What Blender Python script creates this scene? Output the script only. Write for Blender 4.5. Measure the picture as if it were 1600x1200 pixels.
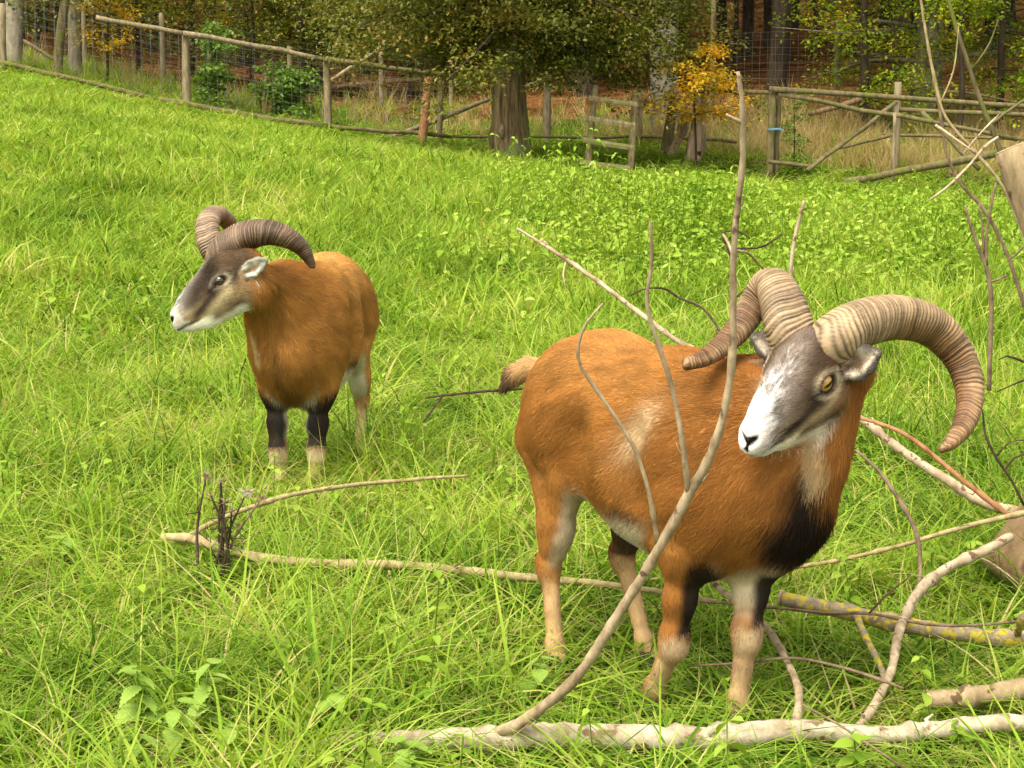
import bpy, math, random
import numpy as np
from mathutils import Vector, Matrix

for _o in list(bpy.data.objects):
    bpy.data.objects.remove(_o)
scene = bpy.context.scene
COL = scene.collection

# ------------------------------------------------------------------ camera, sky, sun, exposure
F_PX, CAM_H, HORIZON = 3000.0, 1.30, 170.0            # focal length in photo pixels, eye height, horizon row
PITCH = math.atan((600.0 - HORIZON) / F_PX)
cam_data = bpy.data.cameras.new('camera')
cam = bpy.data.objects.new('camera', cam_data)
COL.objects.link(cam)
cam.location = (0, 0, CAM_H)
cam.rotation_euler = (math.pi / 2 - PITCH, 0, 0)
cam_data.sensor_width = 36.0
cam_data.lens = 36.0 * F_PX / 1600.0
cam_data.clip_start = 0.05
cam_data.clip_end = 2000
scene.camera = cam

SUN_EL, SUN_AZ = math.radians(58), math.radians(215)    # azimuth clockwise from +Y (straight ahead)
world = bpy.data.worlds.new('World')
scene.world = world
world.use_nodes = True
nt = world.node_tree
nt.nodes.clear()
w_out = nt.nodes.new('ShaderNodeOutputWorld')
w_bg = nt.nodes.new('ShaderNodeBackground')
w_sky = nt.nodes.new('ShaderNodeTexSky')
w_sky.sky_type = 'NISHITA'
w_sky.sun_disc = False
w_sky.sun_elevation = SUN_EL
w_sky.sun_rotation = SUN_AZ
w_sky.dust_density = 4.0
w_sky.air_density = 1.0
w_sky.ozone_density = 1.0
w_hs = nt.nodes.new('ShaderNodeHueSaturation')          # a veil of cloud: the blue is washed out of the sky
w_hs.inputs['Saturation'].default_value = 0.25
w_bg.inputs['Strength'].default_value = 0.15
nt.links.new(w_sky.outputs['Color'], w_hs.inputs['Color'])
w_mx = nt.nodes.new('ShaderNodeMix'); w_mx.data_type = 'RGBA'; w_mx.blend_type = 'MULTIPLY'
w_mx.inputs[0].default_value = 1.0; w_mx.inputs[7].default_value = (1.0, .975, .89, 1)      # the camera's warm white balance
nt.links.new(w_hs.outputs['Color'], w_mx.inputs[6])
nt.links.new(w_mx.outputs[2], w_bg.inputs['Color'])
nt.links.new(w_bg.outputs['Background'], w_out.inputs['Surface'])

sun_data = bpy.data.lights.new('sun', 'SUN')
sun_data.energy = 1.25
sun_data.angle = math.radians(35)
sun_data.color = (1.0, 0.94, 0.80)
sun = bpy.data.objects.new('sun', sun_data)
COL.objects.link(sun)
sun.rotation_euler = (math.pi / 2 - SUN_EL, 0, -SUN_AZ + math.pi)
sun.location = (0, 0, 30)
# light travels along the lamp's -Z: check that it points away from the sun's place in the sky
_d = Vector((math.sin(SUN_AZ) * math.cos(SUN_EL), math.cos(SUN_AZ) * math.cos(SUN_EL), math.sin(SUN_EL)))
sun.rotation_euler = _d.to_track_quat('Z', 'Y').to_euler()

vs = scene.view_settings
vs.view_transform = 'Standard'
vs.look = 'None'
vs.exposure = 1.5
vs.gamma = 1.0
vs.use_curve_mapping = False
scene.cycles.max_bounces = 6
scene.cycles.diffuse_bounces = 3
scene.cycles.transmission_bounces = 3
scene.cycles.transparent_max_bounces = 8
scene.cycles.use_adaptive_sampling = True
scene.cycles.use_denoising = True

# ------------------------------------------------------------------ helpers
CP, SP = math.cos(PITCH), math.sin(PITCH)


def at(px, py, depth):
    """The point seen at photo pixel (px, py) at horizontal distance depth in front of the camera."""
    u, v = (px - 800.0) / F_PX, -(py - 600.0) / F_PX
    dy, dz = CP + v * SP, -SP + v * CP
    s = depth / dy
    return Vector((u * s, depth, CAM_H + dz * s))


def to_px(p):
    q = Vector(p) - Vector((0, 0, CAM_H))
    c = q.y * CP - q.z * SP
    v = q.y * SP + q.z * CP
    return 800 + F_PX * q.x / c, 600 - F_PX * v / c


def tag(o, label=None, cat=None, group=None, kind=None):
    if label: o['label'] = label
    if cat: o['category'] = cat
    if group: o['group'] = group
    if kind: o['kind'] = kind
    return o


def empty(name, loc=(0, 0, 0), rz=0.0):
    o = bpy.data.objects.new(name, None)
    o.empty_display_size = 0.1
    COL.objects.link(o)
    o.location = loc
    o.rotation_euler = (0, 0, rz)
    return o


def link(name, me, parent=None):
    o = bpy.data.objects.new(name, me)
    COL.objects.link(o)
    if parent: o.parent = parent
    return o


def mesh_from(name, verts, faces, mat, smooth=True):
    me = bpy.data.meshes.new(name)
    me.from_pydata([tuple(v) for v in verts], [], faces)
    me.update()
    if mat: me.materials.append(mat)
    if smooth: me.polygons.foreach_set('use_smooth', [True] * len(me.polygons))
    return me


def mesh_np(name, V, F, mat, smooth=True):
    """V (n,3) float array, F (m,k) int array with k = 3 or 4: fast mesh building."""
    V = np.asarray(V, np.float32); F = np.asarray(F, np.int32)
    me = bpy.data.meshes.new(name)
    k = F.shape[1]
    me.vertices.add(len(V)); me.vertices.foreach_set('co', V.ravel())
    me.loops.add(F.size); me.loops.foreach_set('vertex_index', F.ravel())
    me.polygons.add(len(F))
    me.polygons.foreach_set('loop_start', np.arange(0, F.size, k, dtype=np.int32))
    me.polygons.foreach_set('use_smooth', np.full(len(F), smooth, bool))
    me.update(calc_edges=True)
    if mat: me.materials.append(mat)
    return me


def set_color(me, name, C, domain='POINT'):
    a = me.attributes.new(name, 'FLOAT_COLOR', domain)
    C4 = np.ones((len(C), 4), np.float32); C4[:, :3] = C
    a.data.foreach_set('color', C4.ravel())


def copy_tree(o, parent=None):
    c = o.copy(); COL.objects.link(c)
    if parent: c.parent = parent
    for ch in list(o.children):
        copy_tree(ch, c)
    return c


def catmull(pts, n):
    """Smooth curve through pts (rows of any width), n samples per span."""
    P = np.asarray(pts, float)
    if len(P) < 3:
        t = np.linspace(0, 1, n + 1)[:, None]
        return P[0] * (1 - t) + P[-1] * t
    Q = np.vstack([2 * P[0] - P[1], P, 2 * P[-1] - P[-2]])
    out = []
    for i in range(1, len(Q) - 2):
        t = np.linspace(0, 1, n, endpoint=False)[:, None]
        a, b, c, d = Q[i - 1], Q[i], Q[i + 1], Q[i + 2]
        out.append(0.5 * (2 * b + (c - a) * t + (2 * a - 5 * b + 4 * c - d) * t ** 2 + (3 * b - a - 3 * c + d) * t ** 3))
    out.append(P[-1:])
    return np.vstack(out)


class MB:
    """Collects tubes, boxes and leaves; build() links them as ONE mesh object."""
    def __init__(self):
        self.v, self.f = [], []

    def tube(self, path, radii, seg=8, rough=0.0, rng=None, flat_end=(True, True)):
        P = np.asarray(path, float)
        n = len(P)
        R = np.broadcast_to(np.asarray(radii, float), (n,)).copy()
        T = np.gradient(P, axis=0)
        T /= np.maximum(np.linalg.norm(T, axis=1, keepdims=True), 1e-9)
        up = np.array([0., 0., 1.]) if abs(T[0][2]) < 0.9 else np.array([1., 0., 0.])
        nv = np.cross(T[0], up); nv /= np.linalg.norm(nv)
        base = len(self.v)
        ang = np.arange(seg) * 2 * math.pi / seg
        for i in range(n):
            nv = nv - T[i] * nv.dot(T[i]); nv /= max(np.linalg.norm(nv), 1e-9)
            bv = np.cross(T[i], nv)
            rr = R[i]
            r_ = rr * (1 + (rng.normal(0, rough, seg) if rng is not None and rough else 0))
            ring = P[i] + (np.cos(ang) * r_)[:, None] * nv + (np.sin(ang) * r_)[:, None] * bv
            self.v.extend(map(tuple, ring))
        for i in range(n - 1):
            a, b = base + i * seg, base + (i + 1) * seg
            for k in range(seg):
                k2 = (k + 1) % seg
                self.f.append((a + k, a + k2, b + k2, b + k))
        if flat_end[0]:
            self.v.append(tuple(P[0])); c = len(self.v) - 1
            for k in range(seg): self.f.append((c, base + (k + 1) % seg, base + k))
        if flat_end[1]:
            self.v.append(tuple(P[-1])); c = len(self.v) - 1
            e = base + (n - 1) * seg
            for k in range(seg): self.f.append((c, e + k, e + (k + 1) % seg))
        return self

    def build(self, name, mat, parent=None, smooth=True):
        return link(name, mesh_from(name, self.v, self.f, mat, smooth), parent)


# ------------------------------------------------------------------ material helpers
def new_mat(name):
    m = bpy.data.materials.new(name)
    m.use_nodes = True
    n = m.node_tree.nodes
    n.clear()
    return m, n, m.node_tree.links


def ramp(n, stops):
    r = n.new('ShaderNodeValToRGB')
    el = r.color_ramp.elements
    while len(el) > 1: el.remove(el[-1])
    el[0].position = stops[0][0]; el[0].color = (*stops[0][1], 1)
    for p, c in stops[1:]:
        e = el.new(p); e.color = (*c, 1)
    return r

FUR, HH = 300000, .004
# ------------------------------------------------------------------ the two rams
def V3(*a): return np.array(a, float)
def unit(v): v = np.asarray(v, float); return v / np.linalg.norm(v)
def sstep(a, b, x): t = np.clip((x - a) / (b - a), 0, 1); return t * t * (3 - 2 * t)


class Prim:
    """A capsule of elliptical section from a to b; s is the direction of the section's first radius."""
    def __init__(self, grp, a, b, ra, rb, s=(0, 1, 0), k=0.03, op='+', cap=1.0):
        self.grp, self.op, self.k = grp, op, k
        self.a, self.b = np.asarray(a, float), np.asarray(b, float)
        self.ra = np.broadcast_to(np.asarray(ra, float), (2,)); self.rb = np.broadcast_to(np.asarray(rb, float), (2,))
        ax = self.b - self.a
        L = np.linalg.norm(ax)
        self.L2 = max(L * L, 1e-12)
        s = np.asarray(s, float)
        if L < 1e-6:
            ax = np.array([1., 0, 0]) if abs(s[0]) < 0.9 else np.array([0, 0, 1.])
        ax = unit(ax - s * 0)
        s = unit(s - ax * ax.dot(s))
        self.ex, self.ey, self.ez = ax, s, np.cross(ax, s)
        self.cap = cap

    def t(self, P):
        return np.clip(((P - self.a) @ (self.b - self.a)) / self.L2, 0, 1)

    def d(self, P):
        t = self.t(P)
        q = P - self.a - t[:, None] * (self.b - self.a)
        ry = self.ra[0] + (self.rb[0] - self.ra[0]) * t
        rz = self.ra[1] + (self.rb[1] - self.ra[1]) * t
        rx = np.sqrt(ry * rz) * self.cap
        x, y, z = (q @ self.ex) / rx, (q @ self.ey) / ry, (q @ self.ez) / rz
        k0 = np.sqrt(x * x + y * y + z * z)
        k1 = np.sqrt((x / rx) ** 2 + (y / ry) ** 2 + (z / rz) ** 2)
        return np.where(k1 > 1e-9, k0 * (k0 - 1) / np.maximum(k1, 1e-9), -np.minimum(rx, np.minimum(ry, rz)))


def _union(prims, P):
    d = np.full(len(P), 10.0)
    for pr in prims:
        e = pr.d(P)
        if pr.op == '+':
            h = np.maximum(pr.k - np.abs(d - e), 0) / pr.k
            d = np.minimum(d, e) - h * h * pr.k * 0.25
        else:
            e = -e
            h = np.maximum(pr.k - np.abs(d - e), 0) / pr.k
            d = np.maximum(d, e) + h * h * pr.k * 0.25
    return d


def field(prims, P):
    """Trunk, neck and legs flow together; the head joins the neck with a tighter fold."""
    P = np.asarray(P, float)
    a = _union([p for p in prims if p.grp not in ('head', 'ear')], P)
    b = _union([p for p in prims if p.grp in ('head', 'ear')], P)
    k = .022
    h = np.maximum(k - np.abs(a - b), 0) / k
    return np.minimum(a, b) - h * h * k * 0.25


def nearest_group(prims, P):
    names = sorted({p.grp for p in prims if p.op == '+'})
    D = np.full((len(names), len(P)), 10.0)
    for p in prims:
        if p.op == '+':
            i = names.index(p.grp)
            D[i] = np.minimum(D[i], p.d(P))
    return names, D


def surface(prims, lo, hi, h):
    """Closed skin of the field: naive surface nets on a sparse grid."""
    S = 4
    lo = np.asarray(lo, float)
    nc = np.ceil((np.asarray(hi) - lo) / (h * S)).astype(int)
    gx = [lo[i] + (np.arange(nc[i]) * S + (S - 1) / 2) * h for i in range(3)]
    C = np.stack(np.meshgrid(*gx, indexing='ij'), -1).reshape(-1, 3)
    dc = field(prims, C)
    near = np.abs(dc) < h * S * 1.6
    n = nc * S
    G = np.repeat(np.repeat(np.repeat(dc.reshape(nc), S, 0), S, 1), S, 2).astype(np.float32)
    idx = np.stack(np.unravel_index(np.nonzero(near)[0], nc), -1)
    off = np.stack(np.meshgrid(*[np.arange(S)] * 3, indexing='ij'), -1).reshape(-1, 3)
    fi = (idx[:, None, :] * S + off[None]).reshape(-1, 3)
    G[fi[:, 0], fi[:, 1], fi[:, 2]] = field(prims, lo + fi * h)
    inside = G < 0
    cnt = np.zeros(np.array(G.shape) - 1, np.uint8)
    corners = [(i, j, k) for i in (0, 1) for j in (0, 1) for k in (0, 1)]
    sl = lambda o: tuple(slice(o[i], G.shape[i] - 1 + o[i]) for i in range(3))
    for c in corners: cnt += inside[sl(c)]
    act = (cnt > 0) & (cnt < 8)
    cells = np.stack(np.nonzero(act), -1)
    vid = np.full(act.shape, -1, np.int64)
    vid[act] = np.arange(len(cells))
    acc = np.zeros((len(cells), 3)); num = np.zeros(len(cells))
    for c in corners:
        for ax in range(3):
            if c[ax]: continue
            e = list(c); e[ax] = 1
            A = G[cells[:, 0] + c[0], cells[:, 1] + c[1], cells[:, 2] + c[2]]
            B = G[cells[:, 0] + e[0], cells[:, 1] + e[1], cells[:, 2] + e[2]]
            m = (A < 0) != (B < 0)
            t = np.where(m, A / np.where(m, A - B, 1), 0)
            p = np.tile(np.array(c, float), (len(cells), 1)); p[:, ax] = t
            acc[m] += p[m]; num[m] += 1
    Vt = lo + (cells + acc / num[:, None]) * h
    quads = []
    for ax in range(3):
        u, w = (ax + 1) % 3, (ax + 2) % 3
        s0 = [slice(None)] * 3; s1 = [slice(None)] * 3
        s0[ax] = slice(0, -1); s1[ax] = slice(1, None)
        ch = inside[tuple(s0)] != inside[tuple(s1)]
        e = np.stack(np.nonzero(ch), -1)
        e = e[(e[:, u] > 0) & (e[:, w] > 0) & (e[:, u] < G.shape[u] - 1) & (e[:, w] < G.shape[w] - 1)]
        ins = inside[e[:, 0], e[:, 1], e[:, 2]]
        du = np.zeros(3, int); du[u] = 1
        dw = np.zeros(3, int); dw[w] = 1
        g = lambda q: vid[q[:, 0], q[:, 1], q[:, 2]]
        q = np.stack([g(e - du - dw), g(e - dw), g(e), g(e - du)], -1)
        q[~ins] = q[~ins][:, ::-1]
        quads.append(q)
    Q = np.vstack(quads)
    Q = Q[(Q >= 0).all(1)]
    for _ in range(2):                                 # settle the skin on the true surface
        g, d0 = grad(prims, Vt)
        Vt = Vt - g * np.clip(d0, -h, h)[:, None]
    return Vt, Q


def grad(prims, P, e=0.002):
    d0 = field(prims, P)
    g = np.stack([field(prims, P + np.eye(3)[i] * e) - d0 for i in range(3)], -1) / e
    g /= np.maximum(np.linalg.norm(g, axis=1, keepdims=True), 1e-6)
    return g, d0


_rs = np.random.RandomState(7)
_NG = _rs.rand(32, 32, 32)
def vnoise(P, scale):
    """Smooth value noise, about 0..1."""
    q = np.asarray(P) * scale
    i = np.floor(q).astype(int); f = q - i
    f = f * f * (3 - 2 * f)
    r = 0
    for a in (0, 1):
        for b in (0, 1):
            for c in (0, 1):
                w = (f[:, 0] if a else 1 - f[:, 0]) * (f[:, 1] if b else 1 - f[:, 1]) * (f[:, 2] if c else 1 - f[:, 2])
                r = r + w * _NG[(i[:, 0] + a) % 32, (i[:, 1] + b) % 32, (i[:, 2] + c) % 32]
    return r


def ram_prims(pose):
    """The animal in its own frame: x forward, y to its left, z up, hooves at z = 0."""
    P = []
    A = P.append
    # trunk
    tw = pose.get('girth', 1.0)
    A(Prim('torso', (-.285, 0, .622), (-.17, 0, .617), (.114 * tw, .138), (.155 * tw, .162), k=.06))
    A(Prim('torso', (-.17, 0, .615), (.06, 0, .550), (.157 * tw, .164), (.174 * tw, .196), k=.08))
    A(Prim('torso', (.06, 0, .550), (.27, 0, .545), (.174 * tw, .196), (.150 * tw, .192), k=.08))
    A(Prim('torso', (.26, 0, .545), (.37, 0, .535), (.135 * tw, .175), (.095 * tw, .130), k=.10))
    A(Prim('torso', (.10, 0, .690), (.30, 0, .670), (.06, .055), (.05, .06), k=.12))
    A(Prim('torso', pose['breast'][0], pose['breast'][1], pose['breast'][2], pose['breast'][3], k=.09))
    # neck
    n = pose['neck']
    for i in range(len(n) - 1):
        (a, ra), (b, rb) = n[i], n[i + 1]
        A(Prim('neck', a, b, ra, rb, s=pose['neck_side'], k=.09))
    # legs
    lk = pose.get('leg', 1.0)
    for key in ('rf', 'lf'):
        sh, el, kn, fe, ho = [V3(*q) for q in pose[key]]
        sg = -1 if key[0] == 'r' else 1
        A(Prim(key, sh, el, (.060 * lk, .105 * lk), (.050 * lk, .066 * lk), s=(0, 1, 0), k=.10))
        A(Prim(key, el, el * .45 + kn * .55, (.043 * lk, .050 * lk), (.030 * lk, .034 * lk), s=(0, 1, 0), k=.05))
        A(Prim(key, el * .45 + kn * .55, kn, .031, (.026, .029), k=.03))
        A(Prim(key, kn + V3(.004, 0, .012), kn + V3(.004, 0, -.018), (.028, .031), (.026, .028), k=.02))
        A(Prim(key, kn, fe, (.023, .025), (.0185, .021), k=.02))
        A(Prim(key, fe + V3(-.004, 0, .01), fe + V3(-.006, 0, -.012), .0205, .020, k=.015))
        A(Prim(key, fe, ho + V3(0, 0, .045), .018, .019, k=.012))
        A(Prim('hoof', ho + V3(0, .011, .04), ho + V3(.03, .013, .012), (.014, .02), (.013, .013), k=.008))
        A(Prim('hoof', ho + V3(0, -.011, .04), ho + V3(.03, -.013, .012), (.014, .02), (.013, .013), k=.008))
    for key in ('rh', 'lh'):
        hp, st, hk, fe, ho = [V3(*q) for q in pose[key]]
        A(Prim(key, hp, st, (.072, .128), (.042, .050), s=(0, 1, 0), k=.05))
        A(Prim(key, hp + V3(-.06, 0, -.05), hk * .75 + st * .25, (.046, .056), (.024, .030), s=(0, 1, 0), k=.06))
        A(Prim(key, st, hk * .6 + st * .4, (.042, .050), (.027, .033), s=(0, 1, 0), k=.05))
        A(Prim(key, hk * .6 + st * .4, hk, (.030, .036), (.024, .030), s=(0, 1, 0), k=.03))
        A(Prim(key, hk + V3(-.014, 0, .012), hk + V3(-.008, 0, -.02), (.020, .022), (.020, .02), k=.02))
        A(Prim(key, hk, fe, (.0185, .024), (.0165, .0195), k=.02))
        A(Prim(key, fe + V3(-.004, 0, .01), fe + V3(-.006, 0, -.012), .019, .0185, k=.015))
        A(Prim(key, fe, ho + V3(0, 0, .045), .017, .018, k=.012))
        A(Prim('hoof', ho + V3(0, .011, .04), ho + V3(.03, .013, .012), (.014, .02), (.013, .013), k=.008))
        A(Prim('hoof', ho + V3(0, -.011, .04), ho + V3(.03, -.013, .012), (.014, .02), (.013, .013), k=.008))
    # shoulder blade, haunch and the hollow of the flank
    for s in (-1, 1):
        A(Prim('torso', (.17, s * .110 * tw, .66), (.265, s * .132 * tw, .50), (.030, .05), (.036, .05), k=.05))
        A(Prim('torso', (-.255, s * .092 * tw, .655), (-.20, s * .112 * tw, .56), (.045, .06), (.050, .07), k=.05))
        A(Prim('torso', (-.075, s * .215 * tw, .575), (-.115, s * .215 * tw, .49), (.055, .05), (.060, .05), k=.07, op='-'))
        A(Prim('torso', (.125, s * .228 * tw, .60), (.125, s * .222 * tw, .50), (.058, .05), (.058, .05), k=.06, op='-'))
    # belly, flank, sheath
    A(Prim('torso', (-.09, 0, .492), (.10, 0, .405), (.09, .06), (.10, .06), k=.08))
    A(Prim('torso', (-.09, 0, .405), (-.03, 0, .378), (.022, .024), (.018, .016), k=.05))
    # tail
    t = pose['tail']
    for i in range(len(t) - 1):
        A(Prim('tail', t[i][0], t[i + 1][0], t[i][1], t[i + 1][1], k=.03))
    # head
    hP, (e1, e2, e3), hs = pose['head'], pose['head_axes'], pose.get('head_scale', 1.0)
    lw = pose.get('face_width', .87)
    H = lambda x, y, z: hP + hs * (e1 * x + e2 * y * lw + e3 * z)
    def hp_(grp, a, b, ra, rb, k=.02, op='+', s=None, cap=1.0):
        ra, rb = np.array(ra, float) * hs, np.array(rb, float) * hs
        if s is None: ra[0] *= lw; rb[0] *= lw
        P.append(Prim(grp, H(*a), H(*b), ra, rb, s=e2 if s is None else s, k=k * hs, op=op, cap=cap))
    hp_('head', (.030, 0, -.015), (.085, 0, -.010), (.060, .068), (.064, .066), k=.06)          # skull
    hp_('head', (.085, 0, -.012), (.160, 0, -.022), (.060, .062), (.045, .052), k=.04)          # face
    hp_('head', (.160, 0, -.022), (.245, 0, -.034), (.044, .050), (.032, .036), k=.03)          # muzzle
    hp_('head', (.060, 0, .040), (.215, 0, -.002), (.026, .020), (.020, .016), k=.04)           # bridge of the nose
    for s in (-1, 1):
        hp_('head', (.085, s * .030, -.070), (.190, s * .014, -.070), (.022, .034), (.016, .020), k=.04)   # jaw
        hp_('head', (.075, s * .045, -.045), (.110, s * .040, -.050), (.026, .036), (.022, .030), k=.04)   # cheek
        sq = pose.get('squint', 0)
        hp_('head', (.085, s * .057, .021 - sq), (.125, s * .053, .013 - sq), (.013 + sq * .4, .012), (.010, .009), k=.02)      # brow
        hp_('head', (.120, s * .046, -.030), (.165, s * .034, -.034), (.012, .012), (.010, .010), k=.03)     # cheek bone
    hp_('head', (.190, 0, -.068), (.238, 0, -.066), (.024, .018), (.020, .014), k=.02)           # chin
    hp_('head', (.250, 0, -.030), (.262, 0, -.040), (.030, .024), (.026, .017), k=.02)           # upper lip
    for s in (-1, 1):
        hp_('head', (.1005, s * .080, .003), (.1035, s * .079, .002), (.0205, .0120), (.0195, .0115), k=.008, op='-')   # eye socket
        hp_('head', (.276, s * .007, -.028), (.270, s * .023, -.013), (.0035, .006), (.0045, .006), k=.006, op='-', s=e3)  # nostril
        hp_('head', (.290, s * .004, -.0535), (.250, s * .030, -.0545), (.0028, .004), (.0026, .004), k=.006, op='-', s=e3)
        hp_('head', (.250, s * .030, -.0545), (.205, s * .040, -.060), (.0026, .004), (.002, .003), k=.006, op='-', s=e3)  # mouth
    hp_('head', (.290, 0, -.030), (.268, 0, -.050), (.0025, .003), (.0025, .003), k=.005, op='-')
    # ears
    ears = {}
    for s, key in ((-1, 'right_ear'), (1, 'left_ear')):
        d, f = pose[key]                                    # direction of the tip and of the hollow, animal frame
        d, f = unit(d), np.asarray(f, float)
        f = unit(f - d * d.dot(f)); w = np.cross(d, f)
        b = H(.042, s * .058, -.016)
        ears[s] = (b, d, f, w)
        L = .080 * hs
        R = lambda w_, t_: (w_ * hs * pose.get('ear_w', 1.0), t_ * hs)
        P.append(Prim('ear', b - d * .012, b + d * L * .42, R(.016, .014), R(.032, .012), s=w, k=.012))
        P.append(Prim('ear', b + d * L * .42, b + d * L * .74, R(.031, .012), R(.026, .010), s=w, k=.010))
        P.append(Prim('ear', b + d * L * .74, b + d * L * 1.0, R(.026, .010), R(.011 * pose.get('ear_w', 1.0), .007), s=w, k=.010))
        P.append(Prim('ear', b + d * L * .20 + f * .009, b + d * L * .45 + f * .011, R(.010, .010), R(.0255, .0105), s=w, k=.006, op='-'))
        P.append(Prim('ear', b + d * L * .45 + f * .011, b + d * L * .90 + f * .010, R(.0255, .0105), R(.008, .007), s=w, k=.006, op='-'))
    return P, H, ears


RUST, RUST_D, RUST_L = V3(.345, .148, .033), V3(.20, .072, .016), V3(.43, .215, .062)
CREAM, TAN, BLACK, DARK = V3(.58, .49, .34), V3(.42, .275, .135), V3(.012, .009, .008), V3(.085, .048, .030)


def mixc(c, to, w):
    return c * (1 - w[:, None]) + to * w[:, None]


def ram_color(P, prims, pose, H, ears):
    """Coat colour at points P of the animal (in its own frame)."""
    names, D = nearest_group(prims, P)
    g = {n: D[i] for i, n in enumerate(names)}
    x, y, z = P[:, 0], P[:, 1], P[:, 2]
    n1, n2, n3 = vnoise(P, 9), vnoise(P + 3, 38), vnoise(P + 9, 120)
    n5 = vnoise(np.stack([x * 14 + z * 6, y * 46, z * 40 - x * 16], -1), 1.0)
    wob = (n1 - .5) * .06 + (n2 - .5) * .03
    c = np.tile(RUST, (len(P), 1))
    c = mixc(c, RUST_L, sstep(.60, .76, z + wob) * .55 * sstep(.25, .0, x))
    c = mixc(c, RUST_D, sstep(.12, .34, x + wob) * .40)
    c = mixc(c, RUST_D, sstep(.68, .74, z) * sstep(.07, .0, np.abs(y)) * sstep(-.1, .2, x) * .45)
    # pale saddle, belly, rump
    sx, sy = pose['saddle']
    sad = np.exp(-(((x - sx - (z - .62) * .55) / .043) ** 2 + ((z - .615) / .058) ** 2)) * sstep(.05, .12, np.abs(y))
    c = mixc(c, V3(.62, .46, .27), np.clip(sad * (0.5 + n2) * sy, 0, .85))
    c = mixc(c, CREAM * .92, sstep(.445, .385, z + wob - .03 * sstep(.0, -.2, x)) * sstep(.26, .16, x) * (g['torso'] < np.minimum(np.minimum(g['rf'], g['lf']), np.minimum(g['rh'], g['lh'])) + .02))
    band = np.exp(-((z - .437 + .05 * (x - .0) + wob * .5) / .014) ** 2) * sstep(-.02, .08, x) * sstep(.20, .12, x)
    c = mixc(c, DARK * .5, band * .8)
    # head and neck take over
    hP, (e1, e2, e3), hs = pose['head'], pose['head_axes'], pose.get('head_scale', 1.0)
    q = (P - hP) / hs
    hx, hy, hz = q @ e1, q @ e2 / pose.get('face_width', .87), q @ e3
    body = np.minimum.reduce([g['torso'], g['neck'], g['rf'], g['lf']])
    # neck and chest
    nk = g['neck'] < g['torso'] + .02
    fx = pose['chest_dir']
    # black ruff down the front of the neck into the breast
    b0, b1 = V3(*pose['ruff'][0]), V3(*pose['ruff'][1])
    tt = np.clip(((P - b0) @ (b1 - b0)) / ((b1 - b0) @ (b1 - b0)), 0, 1)
    dr = np.linalg.norm(P - b0 - tt[:, None] * (b1 - b0), axis=1)
    w = sstep(pose['ruff_w'][1] * 1.25, pose['ruff_w'][1] * .55, dr + wob * .8 + (pose['ruff_w'][1] - pose['ruff_w'][0]) * (1 - tt))
    c = mixc(c, BLACK, w * pose.get('ruff_k', .97))
    # pale throat
    t0, t1, tr = pose['throat'][0], pose['throat'][1], pose['throat_r']
    tt = np.clip(((P - t0) @ (t1 - t0)) / ((t1 - t0) @ (t1 - t0)), 0, 1)
    w = sstep(tr * 1.5, tr * .5, np.linalg.norm(P - t0 - tt[:, None] * (t1 - t0), axis=1) + wob * .4)
    c = mixc(c, V3(.56, .42, .22), w * .62)
    # legs
    legs = np.stack([g[k] for k in ('rf', 'lf', 'rh', 'lh')])
    li = legs.argmin(0); ld = legs.min(0)
    isleg = sstep(.022, -.010, ld - g['torso']) * sstep(.50, .45, z)
    for i, k in enumerate(('rf', 'lf', 'rh', 'lh')):
        J = [V3(*a) for a in pose[k]]
        m = isleg * (li == i)
        jz = np.array([a[2] for a in J])[::-1]; jx = np.array([a[0] for a in J])[::-1]; jy = np.array([a[1] for a in J])[::-1]
        cx, cy = np.interp(z, jz, jx), np.interp(z, jz, jy)
        rx, ry = x - cx, y - cy
        side = ry * (-1 if k[0] == 'r' else 1)                # + is the outer face
        if k[1] == 'f':
            kz = J[2][2]
            low = sstep(kz + .022, kz - .010, z + wob * .5)
            leg = np.tile(RUST * .92, (len(P), 1))
            leg = mixc(leg, RUST_D * .8, sstep(.42, .30, z) * .45)
            inner = sstep(.012, -.022, side - rx * .15) * sstep(.47, .42, z) * sstep(kz + .005, kz + .10, z)
            leg = mixc(leg, CREAM * .85, inner * .85)
            bd = pose['blk_dir'][k]
            blk = sstep(-.012, .010, rx * bd[0] + side * bd[1] + wob * .25 + bd[2]) * sstep(.365, .325, z + wob * .5 - side * .25) * sstep(kz + .000, kz + .022, z + wob * .3)
            leg = mixc(leg, BLACK * 1.2, blk * pose.get('blk', .96))
            cann = mixc(np.tile(TAN * .92, (len(P), 1)), RUST * .8, sstep(-.0, -.024, rx) * .7)
            cann = mixc(cann, CREAM * 1.05, sstep(kz + .05, kz + .01, z) * sstep(kz - .05, kz - .01, z) * sstep(-.005, .016, rx + (n2 - .5) * .02) * .25)
            leg = mixc(leg, cann, low)
        else:
            hz_ = J[2][2]
            leg = np.tile(RUST * .95, (len(P), 1))
            w_in = sstep(-.005, .03, rx - side * .5 + wob * .4) * sstep(.46, .40, z + wob * .3) * sstep(hz_ - .02, hz_ + .04, z)
            leg = mixc(leg, CREAM * .85, w_in * (.8 if k == 'rh' else pose.get('lh_pale', .15)))
            if k == 'lh' and pose.get('lh_dark', 1):
                leg = mixc(leg, BLACK * 2, sstep(.40, .34, z) * sstep(.240, .262, z + wob * .5) * .85)
                leg = mixc(leg, TAN * 1.1, sstep(.26, .235, z + wob * .5) * .8)
            low = sstep(hz_ + .0, hz_ - .06, z + wob * .4)
            leg = mixc(leg, mixc(np.tile(TAN * 1.15, (len(P), 1)), RUST * .85, sstep(.0, -.02, rx) * .8), low * .9)
            leg = mixc(leg, RUST_D, np.exp(-((z - hz_ - .02) / .05) ** 2) * sstep(.01, -.02, rx) * .6)
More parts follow.
